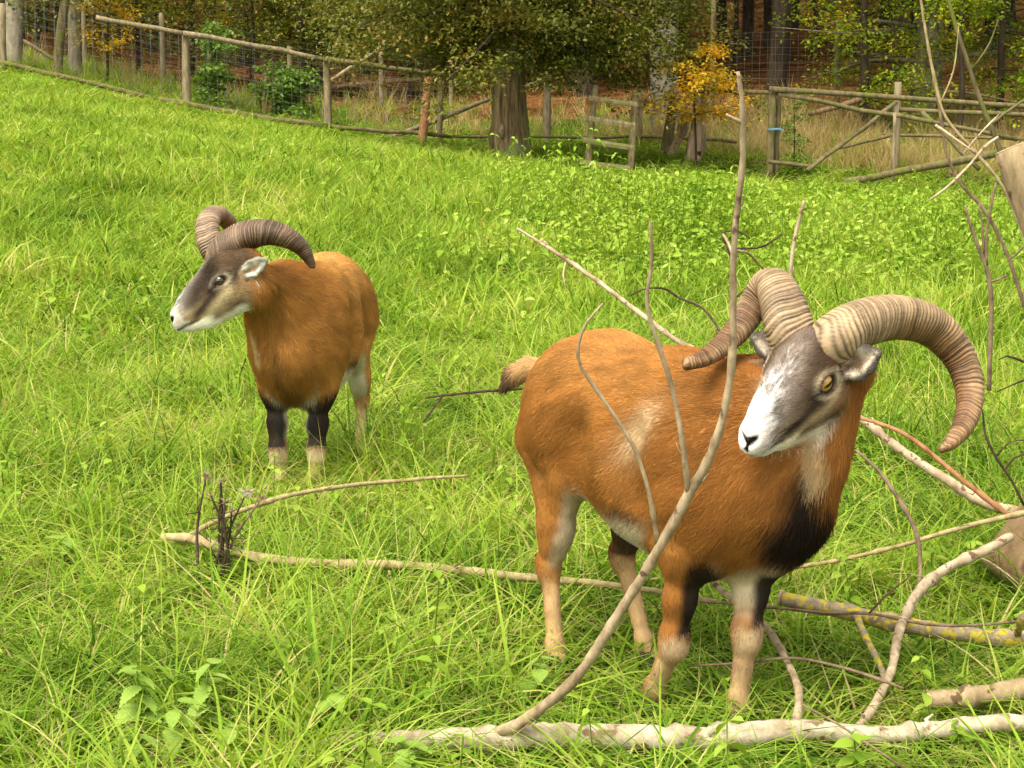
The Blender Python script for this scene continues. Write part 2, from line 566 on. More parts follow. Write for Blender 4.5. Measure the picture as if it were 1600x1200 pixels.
        c = c * (1 - m[:, None]) + leg * m[:, None]
    hoof = (g['hoof'] < ld) & (z < .07)
    c[hoof] = V3(.05, .04, .03)
    # tail
    tl = g['tail'] < g['torso']
    tb, te = V3(*pose['tail'][0][0]), V3(*pose['tail'][-1][0])
    tt = np.clip(((P - tb) @ (te - tb)) / ((te - tb) @ (te - tb)), 0, 1)
    c = np.where(tl[:, None], mixc(np.tile(V3(.48, .30, .13), (len(P), 1)), DARK, sstep(.45, .95, tt + (n2 - .5) * .3)), c)
    # head
    hc = np.tile(V3(.080, .047, .026), (len(P), 1)) * (0.65 + .7 * n2)[:, None]
    hc = mixc(hc, V3(.10, .055, .03), sstep(.11, .03, hx) * sstep(-.01, .03, hz) * .7)
    hc = mixc(hc, V3(.30, .15, .055), sstep(-.015, -.045, hz) * sstep(.13, .09, hx) * .95)              # jaw corner
    hc = mixc(hc, V3(.40, .30, .18), sstep(.155, .19, hx - hz * .6) * sstep(.02, -.03, hz) * sstep(.19, .12, hx) * .7)
    hc = mixc(hc, V3(.26, .17, .09), pose.get('tan_cheek', .35) * sstep(-.006, -.03, hz) * sstep(.03, .08, hx) * sstep(.015, .03, np.abs(hy)))
    hc = mixc(hc, V3(.036, .022, .015), pose.get('dark_bridge', .35) * sstep(.0, .022, hz + (hx - .1) * .16) * sstep(.06, .12, hx))
    stripe = np.exp(-((hz + .010 + (hx - .125) * .42) / .0135) ** 2) * sstep(.108, .13, hx) * sstep(.235, .205, hx) * sstep(.012, .026, np.abs(hy))
    hc = mixc(hc, V3(.032, .019, .013), stripe * .95)
    cheek = np.exp(-((hz + .040 + (hx - .125) * .36) / .0125) ** 2) * sstep(.075, .10, hx) * sstep(.235, .20, hx) * sstep(.012, .024, np.abs(hy))
    hc = mixc(hc, V3(.46, .34, .19), cheek * .95)
    patch = np.exp(-(((hx - .10) / .022) ** 2 + ((hz + .080) / .016) ** 2))
    hc = mixc(hc, V3(.03, .02, .012), patch * .85)
    hc = mixc(hc, V3(.72, .62, .46), np.maximum(sstep(-.072, -.088, hz + wob * .2) * sstep(.06, .10, hx) * .85, sstep(-.058, -.066, hz) * sstep(.165, .195, hx) * .95))      # white chin line
    n4 = vnoise(np.stack([hx * 70, hy * 260, hz * 260], -1), 1.0)
    mz = (hx + (hz + .03) * .55 - np.maximum(np.abs(hy) - .014, 0) * 2.7 - pose['muzzle'])
    muz = sstep(0, 1, mz / .13 + (n4 - .5) * .95 + (n2 - .5) * .2) * sstep(.055, .10, hx)
    hc = mixc(hc, V3(.40, .32, .25), np.exp(-(mz / .06) ** 2) * .45 * (hz > -.03))
    hc = mixc(hc, V3(.84, .81, .78), muz * .97)
    tip = sstep(.238, .252, hx + (n3 - .5) * .02)
    hc = mixc(hc, V3(.62, .52, .45), tip * .5)
    ey, ez_ = .101, .004
    er = np.sqrt(((hx - ey - .004) / .030) ** 2 + ((hz - ez_ + .002) / (.024 - pose.get('squint', 0) * .7)) ** 2)
    side = sstep(.030, .042, np.abs(hy))
    hc = mixc(hc, V3(.64, .53, .36), np.exp(-((er - 1.02) / .17) ** 2) * side * pose.get('ring', .75))
    hc = mixc(hc, V3(.16, .11, .07), np.exp(-(((hx - .098) / .018) ** 2 + ((hz - .022) / .007) ** 2)) * side * .8)
    lid = np.sqrt(((hx - ey - .006) / .0200) ** 2 + ((hz - .002) / (.0150 - pose.get('squint', 0) * .8)) ** 2)
    hc = mixc(hc, V3(.012, .008, .007), sstep(1.12, .95, lid) * side)
    hc = mixc(hc, V3(.012, .009, .008), np.exp(-(((hx - .137) / .014) ** 2 + ((hz + .004 + (hx - .137) * .3) / .005) ** 2)) * side)
    nose = np.sqrt(((hx - .276) / .020) ** 2 + (hy / .023) ** 2 + ((hz + .023 - np.abs(hy) * .40) / .0095) ** 2)
    nose = np.minimum(nose, np.sqrt(((hx - .278) / .016) ** 2 + (hy / .006) ** 2 + ((hz + .034) / .012) ** 2))
    hc = mixc(hc, V3(.016, .013, .013), sstep(1.15, .85, nose))
    mouth = np.exp(-((hz + .0545 + sstep(.25, .205, hx) * .006) / .0030) ** 2) * sstep(.20, .215, hx)
    hc = mixc(hc, V3(.02, .014, .012), mouth * .85)
    wh = sstep(.012, -.012, g['head'] - np.minimum(g['neck'], g['torso'] - .02)) * sstep(-.004, .025, hx + .02 + (n2 - .5) * .03)
    c = mixc(c, 0, np.zeros(len(P))) * (1 - wh[:, None]) + hc * wh[:, None]
    # ears
    for s in (-1, 1):
        b, d, f, w_ = ears[s]
        r = P - b
        el, ef, ew = r @ d, r @ f, r @ w_
        m = ((g['ear'] < np.minimum(g['head'], body) - .001) & (el > -.005) & (el < .12) & (np.abs(ew) < .05)).astype(float)
        ec = np.tile(V3(.24, .150, .085), (len(P), 1))
        hollow = sstep(-.002, .004, ef) * sstep(.006, .02, el)
        ec = mixc(ec, V3(.80, .70, .56), hollow * .95)
        ec = mixc(ec, V3(.02, .015, .012), hollow * np.exp(-(((ew - .005) / .0065) ** 2 + ((el - .042) / .026) ** 2)) * .95)
        edge = sstep(.017 * pose.get('ear_w', 1.0), .029 * pose.get('ear_w', 1.0), np.abs(ew) + np.maximum(el - .055, 0) * .6)
        ec = mixc(ec, V3(.03, .022, .018), edge * sstep(-.006, .0, ef) * pose.get('ear_rim', .9))
        c = c * (1 - m[:, None]) + ec * m[:, None]
    c = c * pose.get('tone', V3(1, 1, 1))
    c = c * (1 + (n1 - .5) * .22 + (n2 - .5) * .25 + (n3 - .5) * .16 + (n5 - .5) * .48)[:, None]
    return np.clip(c, .004, .95)


def look_up(pose, prims, loc, rz):
    """Marks on the coat that were noted in the photograph are carried onto the animal's skin."""
    p_, _ = local_frame(loc, rz)
    def hit(px, py, d0, d1):
        D = np.arange(d0, d1, .004)
        q = np.array([p_(at(px, py, d)) for d in D])
        f = field(prims, q)
        i = np.argmax(f < .004)
        return q[i]
    for key in ('throat', 'ruff'):
        pose[key] = [hit(px, py, loc[1] - .8, loc[1] + .3) for px, py in pose[key]]


def fur_material(name, rough=.75):
    m, n, l = new_mat(name)
    o = n.new('ShaderNodeOutputMaterial'); b = n.new('ShaderNodeBsdfPrincipled')
    a = n.new('ShaderNodeAttribute'); a.attribute_name = 'coat'
    b.inputs['Roughness'].default_value = rough
    b.inputs['Specular IOR Level'].default_value = .08
    l.new(a.outputs['Color'], b.inputs['Base Color'])
    l.new(b.outputs['BSDF'], o.inputs['Surface'])
    return m


def horn_material():
    m, n, l = new_mat('horn')
    o = n.new('ShaderNodeOutputMaterial'); b = n.new('ShaderNodeBsdfPrincipled')
    a = n.new('ShaderNodeAttribute'); a.attribute_name = 'coat'
    tc = n.new('ShaderNodeTexCoord')
    nz = n.new('ShaderNodeTexNoise'); nz.inputs['Scale'].default_value = 90; nz.inputs['Detail'].default_value = 6
    mx = n.new('ShaderNodeMix'); mx.data_type = 'RGBA'; mx.blend_type = 'MULTIPLY'; mx.inputs[0].default_value = .55
    r = ramp(n, [(.25, (.45, .40, .36)), (.7, (1.15, 1.12, 1.08))])
    l.new(tc.outputs['Object'], nz.inputs['Vector']); l.new(nz.outputs['Fac'], r.inputs['Fac'])
    l.new(a.outputs['Color'], mx.inputs[6]); l.new(r.outputs['Color'], mx.inputs[7])
    l.new(mx.outputs[2], b.inputs['Base Color'])
    bp = n.new('ShaderNodeBump'); bp.inputs['Strength'].default_value = .35; bp.inputs['Distance'].default_value = .004
    l.new(nz.outputs['Fac'], bp.inputs['Height']); l.new(bp.outputs['Normal'], b.inputs['Normal'])
    b.inputs['Roughness'].default_value = .55
    b.inputs['Specular IOR Level'].default_value = .3
    l.new(b.outputs['BSDF'], o.inputs['Surface'])
    return m


def eye_materials():
    m, n, l = new_mat('eyeball')
    o = n.new('ShaderNodeOutputMaterial'); b = n.new('ShaderNodeBsdfPrincipled')
    a = n.new('ShaderNodeAttribute'); a.attribute_name = 'coat'
    b.inputs['Roughness'].default_value = .06
    b.inputs['Coat Weight'].default_value = .6
    l.new(a.outputs['Color'], b.inputs['Base Color']); l.new(b.outputs['BSDF'], o.inputs['Surface'])
    return m


M_COAT, M_FUR, M_HORN, M_EYE = fur_material('coat_skin', .8), fur_material('fur', .6), horn_material(), eye_materials()


def horn(parent, ctrl, rad, side_hint, rng, ridges, tint):
    """A ridged ram's horn along ctrl points; radii (wide, thin) per control point."""
    K = np.hstack([np.asarray(ctrl, float), np.asarray(rad, float)])
    S = catmull(K, 64)
    d = np.concatenate([[0], np.cumsum(np.linalg.norm(np.diff(S[:, :3], axis=0), axis=1))])
    L = d[-1]
    N = 460
    u = np.linspace(0, L, N)
    S = np.stack([np.interp(u, d, S[:, i]) for i in range(S.shape[1])], -1)
    C, Rw, Rt = S[:, :3], S[:, 3], S[:, 4]
    T = np.gradient(C, axis=0); T /= np.linalg.norm(T, axis=1, keepdims=True)
    curl = np.gradient(T, axis=0); curl /= np.maximum(np.linalg.norm(curl, axis=1, keepdims=True), 1e-9)
    seg = 40
    ang = np.arange(seg) * 2 * math.pi / seg
    nv = np.asarray(side_hint, float)
    ridges = int(ridges * 1.3); ph = np.cumsum(rng.uniform(.5, 1.5, ridges)); ph = ph / ph[-1] * L
    ph = L * (ph / L) ** .96
    depth = rng.uniform(.6, 1.2, ridges)
    Vt, Ct = [], []
    wobk = rng.uniform(0, 6.28, 4)
    for i in range(N):
        nv = nv - T[i] * nv.dot(T[i]); nv /= np.linalg.norm(nv)
        bv = np.cross(T[i], nv)
        uu = u[i] + .0020 * np.sin(ang * 3 + wobk[0] + u[i] * 30) + .0009 * np.sin(ang * 5 + wobk[1] - u[i] * 22) - .010 * Rw[i] / .045 * np.cos(ang)
        dd = np.abs(uu[:, None] - ph[None])
        j = dd.argmin(1); dm = dd[np.arange(seg), j]
        gr = np.exp(-(dm / .0018) ** 2) * depth[j]                # a crease between two ridges
        taper = np.clip((L - u[i]) / (.10), .15, 1)
        sc = 1 - .065 * gr * (.4 + .6 * taper)
        # section: flat on the outer face, keeled in front
        ca, sa = np.cos(ang), np.sin(ang)
        rr = 1 + .06 * np.cos(3 * ang + .6)
        ring = C[i] + (ca * Rw[i] * sc * rr)[:, None] * nv + (sa * Rt[i] * sc * rr)[:, None] * bv
        Vt.append(ring)
        s = u[i] / L
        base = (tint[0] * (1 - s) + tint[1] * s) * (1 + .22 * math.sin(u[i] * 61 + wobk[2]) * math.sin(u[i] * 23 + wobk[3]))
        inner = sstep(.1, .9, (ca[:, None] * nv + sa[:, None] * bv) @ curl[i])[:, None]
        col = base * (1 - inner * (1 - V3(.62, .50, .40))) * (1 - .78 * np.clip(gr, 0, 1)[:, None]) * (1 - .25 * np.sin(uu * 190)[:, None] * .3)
        Ct.append(col)
    Vt, Ct = np.vstack(Vt), np.vstack(Ct)
    I = np.arange(N - 1)[:, None] * seg; k = np.arange(seg)[None]; k2 = (k + 1) % seg
    F = np.stack([I + k, I + k2, I + seg + k2, I + seg + k], -1).reshape(-1, 4)
    tip = len(Vt)
    Vt = np.vstack([Vt, C[-1] + T[-1] * Rw[-1] * .8]); Ct = np.vstack([Ct, Ct[-1]])
    e = (N - 1) * seg
    F = np.vstack([F, np.stack([np.full(seg, tip), np.full(seg, tip), e + np.arange(seg), e + (np.arange(seg) + 1) % seg], -1)[:, [0, 2, 3, 0]]][:1])
    me = bpy.data.meshes.new('horn')
    faces = [tuple(q) for q in F] + [(tip, e + a, e + (a + 1) % seg) for a in range(seg)]
    me.from_pydata([tuple(v) for v in Vt], [], faces)
    me.polygons.foreach_set('use_smooth', [True] * len(me.polygons))
    me.materials.append(M_HORN)
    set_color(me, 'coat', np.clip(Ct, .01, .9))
    me.update()
    return link('horn', me, parent)


def eyeball(parent, c, r, axis, e1, e3, amber):
    """Eyeball looking along axis with a level slot pupil."""
    nu, nv = 40, 24
    ax = unit(axis); f = unit(e1 - ax * ax.dot(e1)); up = np.cross(ax, f)
    if up.dot(e3) < 0: up = -up
    Vt, Ct = [], []
    for i in range(nv + 1):
        th = math.pi * .62 * i / nv
        for j in range(nu):
            ph = 2 * math.pi * j / nu
            a, b = math.sin(th) * math.cos(ph), math.sin(th) * math.sin(ph)
            Vt.append(c + r * (ax * math.cos(th) + f * a + up * b))
            if abs(b) < .16 - .1 * a * a and abs(a) < .55: col = V3(.004, .003, .003)
            elif math.hypot(a, b) < .90: col = amber * (1.25 - .6 * abs(math.hypot(a, b) - .3))
            else: col = V3(.02, .014, .010)
            Ct.append(col)
    F = []
    for i in range(nv):
        for j in range(nu):
            F.append((i * nu + j, i * nu + (j + 1) % nu, (i + 1) * nu + (j + 1) % nu, (i + 1) * nu + j))
    me = mesh_from('eye', Vt, F, M_EYE)
    set_color(me, 'coat', Ct)
    return link('eye', me, parent)


def make_fur(parent, Vt, Q, prims, pose, H, ears, count, seed, thick):
    rng = np.random.RandomState(seed)
    tri = np.vstack([Q[:, [0, 1, 2]], Q[:, [0, 2, 3]]])
    a, b, c = Vt[tri[:, 0]], Vt[tri[:, 1]], Vt[tri[:, 2]]
    cr = np.cross(b - a, c - a)
    ar = np.linalg.norm(cr, axis=1) * .5
    # denser where the coat is short (head)
    cen = (a + b + c) / 3
    hP, (e1, e2, e3), hs = pose['head'], pose['head_axes'], pose.get('head_scale', 1.0)
    near_head = np.linalg.norm(cen - H(.13, 0, -.02), axis=1) < .19 * hs
    _, Dc = nearest_group(prims, cen)
    gn = {n_: Dc[i_] for i_, n_ in enumerate(_)}
    near_head &= np.minimum(gn['head'], gn['ear']) < np.minimum(gn['torso'], gn['neck'])
    w = ar * np.where(near_head, 3.0, 1.0)
    pick = rng.choice(len(tri), count, p=w / w.sum())
    r1, r2 = np.sqrt(rng.rand(count)), rng.rand(count)
    P = a[pick] * (1 - r1)[:, None] + b[pick] * (r1 * (1 - r2))[:, None] + c[pick] * (r1 * r2)[:, None]
    N = cr[pick] / np.maximum(np.linalg.norm(cr[pick], axis=1, keepdims=True), 1e-12)
    names, D = nearest_group(prims, P)
    g = {n: D[i] for i, n in enumerate(names)}
    head = np.minimum(g['head'], g['ear'])
    body = np.minimum(g['torso'], g['neck'])
    leg = np.minimum.reduce([g[k] for k in ('rf', 'lf', 'rh', 'lh', 'hoof')])
    wh = sstep(.01, -.03, head - body)
    wl = sstep(.005, -.02, leg - body) * (P[:, 2] < .52)
    wn = sstep(.04, -.04, g['neck'] - g['torso'])
    dirb = np.tile(V3(-.85, 0, -.40), (count, 1))
    dirn = np.tile(unit(np.asarray(pose['neck'][0][0]) - np.asarray(pose['neck'][-1][0])), (count, 1)) + V3(0, 0, -.55)
    d = dirb * (1 - wn)[:, None] + dirn * wn[:, None]
    d = d * (1 - wl)[:, None] + V3(-.15, 0, -1.0) * wl[:, None]
    sw = vnoise(P, 7) - .5
    d += np.stack([0 * sw, 0 * sw, sw * .9], -1) * (1 - wh)[:, None]
    fan = np.sign((P - H(.12, 0, 0)) @ e2) * np.clip(np.abs((P - H(.12, 0, 0)) @ e2) / .05, 0, 1)
    d = d * (1 - wh)[:, None] + (-e1 + e2 * fan[:, None] * .35) * wh[:, None]
    d += rng.normal(0, .16, (count, 3))
    d -= N * (d * N).sum(1, keepdims=True)
    d /= np.maximum(np.linalg.norm(d, axis=1, keepdims=True), 1e-6)
    lift = rng.uniform(.10, .38, count) + .1 * wh
    ln = (.0175 + .012 * wn) * (1 - wl) + .011 * wl
    ruff = V3(*pose['ruff'][1])
    ln = ln + .022 * sstep(.16, .05, np.linalg.norm(P - ruff, axis=1))
    hx = ((P - hP) @ e1) / hs
    ln = ln * (1 - wh) + (.0105 - .0055 * sstep(.10, .24, hx)) * wh
    ear = g['ear'] < np.minimum(g['head'], body)
    ln = np.where(ear, .006, ln)
    ln *= rng.uniform(.65, 1.25, count)
    hxl, hyl, hzl = ((P - hP) @ e1) / hs, ((P - hP) @ e2) / hs / pose.get('face_width', .87), ((P - hP) @ e3) / hs
    eye = (np.sqrt(((hxl - .101) / .026) ** 2 + ((hzl - .004) / .016) ** 2) < 1) & (np.abs(hyl) > .03)
    nose = (hxl > .262) & (hzl < -.008) & (hzl > -.045) & (np.abs(hyl) < .026)
    nose |= (hxl > .2) & (np.abs(hzl + .0555) < .0045)
    ln = np.where((eye | nose) & (head < body), .0012, ln)
    ln = np.where((g['hoof'] < leg + 1e-6) & (P[:, 2] < .06), .0012, ln)
    jit = rng.normal(0, 1, count)[:, None] * np.where(wh[:, None] > .5, .0035, .012) * d + rng.normal(0, .0018, (count, 3))
    colr = ram_color(P + jit, prims, pose, H, ears)
    colr = colr * np.where(wh > .5, rng.uniform(.55, 1.6, count), rng.uniform(.78, 1.25, count))[:, None]
    k = 4
    s = np.linspace(0, 1, k)
    pts = np.empty((count, k, 3), np.float32)
    droop = V3(0, 0, -1)
    for i in range(k):
        t = s[i]
        up = N * (lift * (t - .35 * t * t))[:, None]
        pts[:, i] = P - N * .0012 + (d * t + up) * ln[:, None] + droop * (ln * .10 * t * t)[:, None]
    low = np.nonzero(wl < .5)[0]
    for i in (1, 2, 3):
        q = pts[low, i].astype(float)
        f = np.concatenate([field(prims, q[j:j + 60000]) for j in range(0, len(q), 60000)])
        push = np.clip(lift[low] * ln[low] * s[i] * .6 - f, 0, .02)
        pts[low, i] += (N[low] * push[:, None]).astype(np.float32)
    hc = bpy.data.hair_curves.new('fur')
    hc.add_curves([k] * count)
    hc.attributes['position'].data.foreach_set('vector', pts.reshape(-1))
    rad = hc.attributes.new('radius', 'FLOAT', 'POINT') if 'radius' not in hc.attributes else hc.attributes['radius']
    rr = np.array([1.0, .9, .65, .12], np.float32)[None] * (thick * (1 - .35 * wh) * rng.uniform(.75, 1.25, count))[:, None]
    rad.data.foreach_set('value', rr.astype(np.float32).ravel())
    ca = hc.attributes.new('coat', 'FLOAT_COLOR', 'POINT')
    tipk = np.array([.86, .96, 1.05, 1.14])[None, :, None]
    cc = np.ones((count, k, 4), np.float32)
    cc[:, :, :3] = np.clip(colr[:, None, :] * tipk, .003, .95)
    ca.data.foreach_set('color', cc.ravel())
    hc.materials.append(M_FUR)
    return link('fur', hc, parent)


def make_ram(loc, rz, pose, label, h=.004, fur=150000, seed=1, thick=.00042):
    root = empty('mouflon_ram', loc, rz)
    tag(root, label, 'ram', 'mouflon rams in the meadow')
    prims, H, ears = ram_prims(pose)
    look_up(pose, prims, loc, rz)
    Vt, Q = surface(prims, pose['lo'], pose['hi'], h)
    me = mesh_np('body', Vt, Q, M_COAT)
    set_color(me, 'coat', ram_color(Vt, prims, pose, H, ears))
    body = link('body', me, root)
    rng = np.random.RandomState(seed)
    hs = pose.get('head_scale', 1.0)
    e1, e2, e3 = pose['head_axes']
    for s in (-1, 1):
        eyeball(root, H(.103, s * .0535, .002), pose.get('eye_r', .0215) * hs, e2 * s + e1 * .02 + e3 * .12, e1, e3, pose['amber'])
    for key in ('right_horn', 'left_horn'):
        hd = pose[key]
        horn(root, hd['ctrl'], hd['rad'], hd['hint'], rng, hd['ridges'], hd['tint'])
    if fur: make_fur(root, Vt, Q, prims, pose, H, ears, fur, seed + 5, thick)
    return root


def frame_of(e1, e2):
    e1 = unit(e1); e2 = unit(np.asarray(e2) - e1 * e1.dot(e2))
    return e1, e2, np.cross(e1, e2)


def local_frame(loc, rz):
    """world -> animal frame (points) and (directions)"""
    R = np.array([[math.cos(rz), math.sin(rz), 0], [-math.sin(rz), math.cos(rz), 0], [0, 0, 1]])
    o = np.asarray(loc, float)
    return (lambda p: R @ (np.asarray(p, float) - o)), (lambda d: R @ np.asarray(d, float))
# ---- the ram in front: body turned to the right, head turned back to the left
NEAR_LOC, NEAR_RZ = (.315, 4.24, 0.0), math.radians(-55)
_p, _d = local_frame(NEAR_LOC, NEAR_RZ)
AT = lambda px, py, D: _p(at(px, py, D))
_e = frame_of((-.62, -.60, -.50), (.76, -.62, -.20))
_hs = 1.105
_nose = np.array(at(1170, 688, 3.745))
_hw = _nose - _hs * (_e[0] * .272 - _e[2] * .024)
_hl = _p(_hw)
near_pose = dict(
    lo=(-.62, -.34, -.052), hi=(.72, .42, 1.02),
    rf=[(.255, -.065, .58), (.225, -.085, .375), (.183, -.085, .160), (.122, -.085, .035), (.105, -.083, -.036)],
    lf=[(.270, .060, .58), (.308, .035, .375), (.308, .013, .190), (.303, -.002, .038), (.308, -.004, -.036)],
    rh=[(-.240, -.080, .57), (-.185, -.092, .485), (-.275, -.085, .235), (-.250, -.085, .045), (-.240, -.084, -.030)],
    lh=[(-.230, .080, .57), (-.145, .098, .475), (-.225, .095, .245), (-.155, .110, .045), (-.140, .112, -.030)],
    tail=[((-.385, 0, .680), .020), ((-.428, -.035, .684), .019), ((-.458, -.060, .664), .017), ((-.472, -.078, .632), .009)],
    neck=[((.24, .0, .575), (.120, .165)), ((.37, .070, .640), (.085, .118)), (tuple(_hl - _d(_e[0]) * .015 - _d(_e[2]) * .070), (.068, .080))],
    breast=((.30, .01, .50), tuple(AT(1235, 790, 3.97)), (.12, .14), (.078, .095)),
    neck_side=(0, 1, 0),
    head=_hl, head_axes=tuple(_d(a) for a in _e), head_scale=_hs,
    right_ear=(_d((-.88, .10, .38)), _d((.1, -1, 0))),
    left_ear=(_d((.66, -.52, .44)), _d((-.45, -.85, .1))),
    saddle=(.155, 1.1), girth=.97, leg=.93,
    ruff=[(1255, 765), (1262, 842)], ruff_w=(.030, .095), chest_dir=None,
    throat=[(1272, 700), (1280, 748)], throat_r=.024,
    muzzle=.148, amber=V3(.34, .185, .050), blk_dir=dict(rf=(.6, -.8, .0), lf=(.6, .8, -.002)),
)
near_pose['right_horn'] = dict(
    ctrl=[AT(1245, 560, 3.91), AT(1232, 514, 3.90), AT(1219, 468, 3.94), AT(1204, 446, 4.01), AT(1178, 478, 4.03), AT(1148, 522, 3.99), AT(1108, 556, 3.93), AT(1072, 570, 3.88)],
    rad=[(.050, .044), (.052, .045), (.045, .042), (.036, .040), (.030, .034), (.026, .028), (.020, .020), (.013, .013)],
    hint=_d((1, 0, 0)), ridges=62, tint=(V3(.38, .275, .16), V3(.30, .18, .085)))
near_pose['left_horn'] = dict(
    ctrl=[AT(1275, 565, 3.88), AT(1300, 532, 3.85), AT(1348, 503, 3.89), AT(1405, 494, 3.97), AT(1458, 512, 4.03), AT(1498, 558, 4.05), AT(1515, 612, 4.02), AT(1508, 660, 3.97), AT(1488, 690, 3.92), AT(1470, 704, 3.90)],
    rad=[(.046, .046), (.052, .046), (.052, .046), (.050, .045), (.044, .042), (.036, .036), (.030, .030), (.025, .024), (.017, .016), (.007, .007)],
    hint=_d((0, 0, 1)), ridges=66, tint=(V3(.40, .29, .17), V3(.31, .18, .08)))

# ---- the ram behind: chest towards the camera, head turned to the left
FAR_LOC, FAR_RZ = (-.675, 6.63, 0.0), math.radians(-98)
_p, _d = local_frame(FAR_LOC, FAR_RZ)
AT = lambda px, py, D: _p(at(px, py, D))
_e = frame_of((-.84, -.14, -.53), (.20, -.97, .02))
_hs = 1.14
_nose = np.array(at(271, 500, 6.05))
_hw = _nose - _hs * (_e[0] * .272 - _e[2] * .024)
_hl = _p(_hw)
far_pose = dict(
    lo=(-.62, -.50, -.012), hi=(.78, .34, 1.12),
    rf=[(.270, -.070, .58), (.275, -.080, .375), (.285, -.072, .160), (.285, -.070, .06), (.29, -.070, .0)],
    lf=[(.270, .070, .58), (.285, .075, .375), (.295, .062, .165), (.290, .050, .06), (.295, .047, .0)],
    rh=[(-.260, -.080, .57), (-.190, -.100, .46), (-.310, -.095, .255), (-.290, -.085, .07), (-.275, -.085, .0)],
    lh=[(-.260, .080, .57), (-.190, .090, .46), (-.310, .085, .255), (-.290, .080, .07), (-.275, .080, .0)],
    tail=[((-.465, 0, .665), .022), ((-.505, .0, .620), .024), ((-.505, .005, .560), .014)],
    neck=[((.24, .0, .595), (.108, .155)), ((.34, -.035, .665), (.086, .112)), (tuple(_hl + _d(_e[0]) * .030 - _d(_e[2]) * .080), (.060, .070))],
    breast=((.30, .0, .51), (.385, -.0, .49), (.105, .125), (.070, .080)),
    neck_side=(0, 1, 0),
    head=_hl, head_axes=tuple(_d(a) for a in _e), head_scale=_hs,
    right_ear=(_d((-.3, .8, .5)), _d((-.8, -.4, 0))),
    left_ear=(_d((.80, -.15, .5)), _d((-.1, -1, -.1))),
    girth=.86,
    saddle=(-.03, .25),
    ruff=[(432, 560), (465, 628)], ruff_w=(.02, .05), chest_dir=None, ruff_k=.45,
    throat=[(392, 520), (400, 560)], throat_r=.022,
    muzzle=.215, ring=.28, squint=.0105, eye_r=.0180, ear_w=.74, ear_rim=.65, tone=V3(1.22, 1.36, 1.40), dark_bridge=.9, tan_cheek=.8, leg=.76, lh_dark=0, lh_pale=.8, amber=V3(.035, .022, .012), blk_dir=dict(rf=(.8, .6, .008), lf=(.8, .6, .008)),
)
far_pose['right_horn'] = dict(
    ctrl=[AT(335, 400, 6.30), AT(325, 372, 6.31), AT(325, 348, 6.35), AT(338, 335, 6.43), AT(355, 345, 6.51), AT(368, 372, 6.55), AT(375, 400, 6.51)],
    rad=[(.040, .036), (.042, .036), (.038, .034), (.033, .032), (.028, .028), (.022, .022), (.012, .012)],
    hint=_d((1, 0, 0)), ridges=44, tint=(V3(.30, .215, .135), V3(.25, .16, .09)))
far_pose['left_horn'] = dict(
    ctrl=[AT(338, 412, 6.12), AT(350, 390, 6.10), AT(380, 370, 6.10), AT(415, 363, 6.10), AT(447, 370, 6.11), AT(472, 388, 6.13), AT(489, 416, 6.14)],
    rad=[(.044, .044), (.052, .046), (.050, .044), (.043, .040), (.036, .034), (.026, .026), (.012, .012)],
    hint=_d((0, 0, 1)), ridges=50, tint=(V3(.22, .145, .085), V3(.16, .10, .06)))

# ------------------------------------------------------------------ terrain
_anch = [(0, 4, 0), (-1.5, 3, 0), (1.5, 3, 0), (0, 2, 0), (-1, 6.5, 0), (1, 6.5, 0), (.3, 4.3, 0), (2, 9, 0), (-2, 9, .03), (0, 9, .02),
         (0, -10, 0), (12, -8, -.1), (-12, -8, .1), (-8, 6, .25), (8, 6, -.1)]
for px, py, D in [(0, 108, 35), (290, 172, 35.5), (510, 204, 36), (690, 228, 36), (855, 228, 37), (795, 250, 32), (950, 265, 31), (1085, 254, 33),
                  (1210, 281, 32), (1400, 288, 32), (1600, 300, 32), (-300, 40, 35), (1900, 300, 33),
                  (0, 218, 20), (300, 250, 20), (600, 300, 20), (900, 330, 20), (1210, 352, 20), (1600, 368, 20), (1900, 372, 20), (-300, 190, 20),
                  (0, 88, 45), (600, 148, 45), (1000, 150, 44), (1300, 140, 45), (1700, 150, 45), (300, 84, 60), (900, 98, 60), (1300, 92, 60), (1800, 95, 60), (-200, 60, 60),
                  (300, 8, 90), (1000, 15, 90), (1500, 18, 90), (1900, 10, 90), (-300, 0, 90)]:
    q = at(px, py, D); _anch.append(tuple(q))
_anch += [(-90, 40, 5), (90, 40, 1.5), (-90, 150, 20), (90, 150, 18), (0, 150, 18), (-60, 0, 2.0), (60, 0, -.5)]
_anch = np.array(_anch, float)
def _phi(A, B):
    d = A[:, None, :] - B[None]
    return np.sqrt((d ** 2).sum(-1) + 2.5 ** 2)
_n = len(_anch)
_M = np.zeros((_n + 1, _n + 1)); _M[:_n, :_n] = _phi(_anch[:, :2], _anch[:, :2]); _M[:_n, -1] = 1; _M[-1, :_n] = 1
_W = np.linalg.solve(_M, np.append(_anch[:, 2], 0))
def zg(x, y):
    X = np.atleast_2d(np.stack([np.ravel(x), np.ravel(y)], -1).astype(float))
    z = _phi(X, _anch[:, :2]) @ _W[:-1] + _W[-1]
    b = np.clip((X[:, 1] - 7) / 4, 0, 1) * .10
    z = z + b * (vnoise(np.column_stack([X, X[:, 0] * 0]), .8) - .5)
    z = z - .036 * np.exp(-(((X[:, 0] - .30) / .42) ** 2 + ((X[:, 1] - 4.28) / .38) ** 2))
    return z if len(z) > 1 else float(z[0])
def gp(px, py, D, lift=0.0):
    """the ground below pixel column px at distance D"""
    p = at(px, py, D)
    return Vector((p.x, p.y, zg(p.x, p.y) + lift))


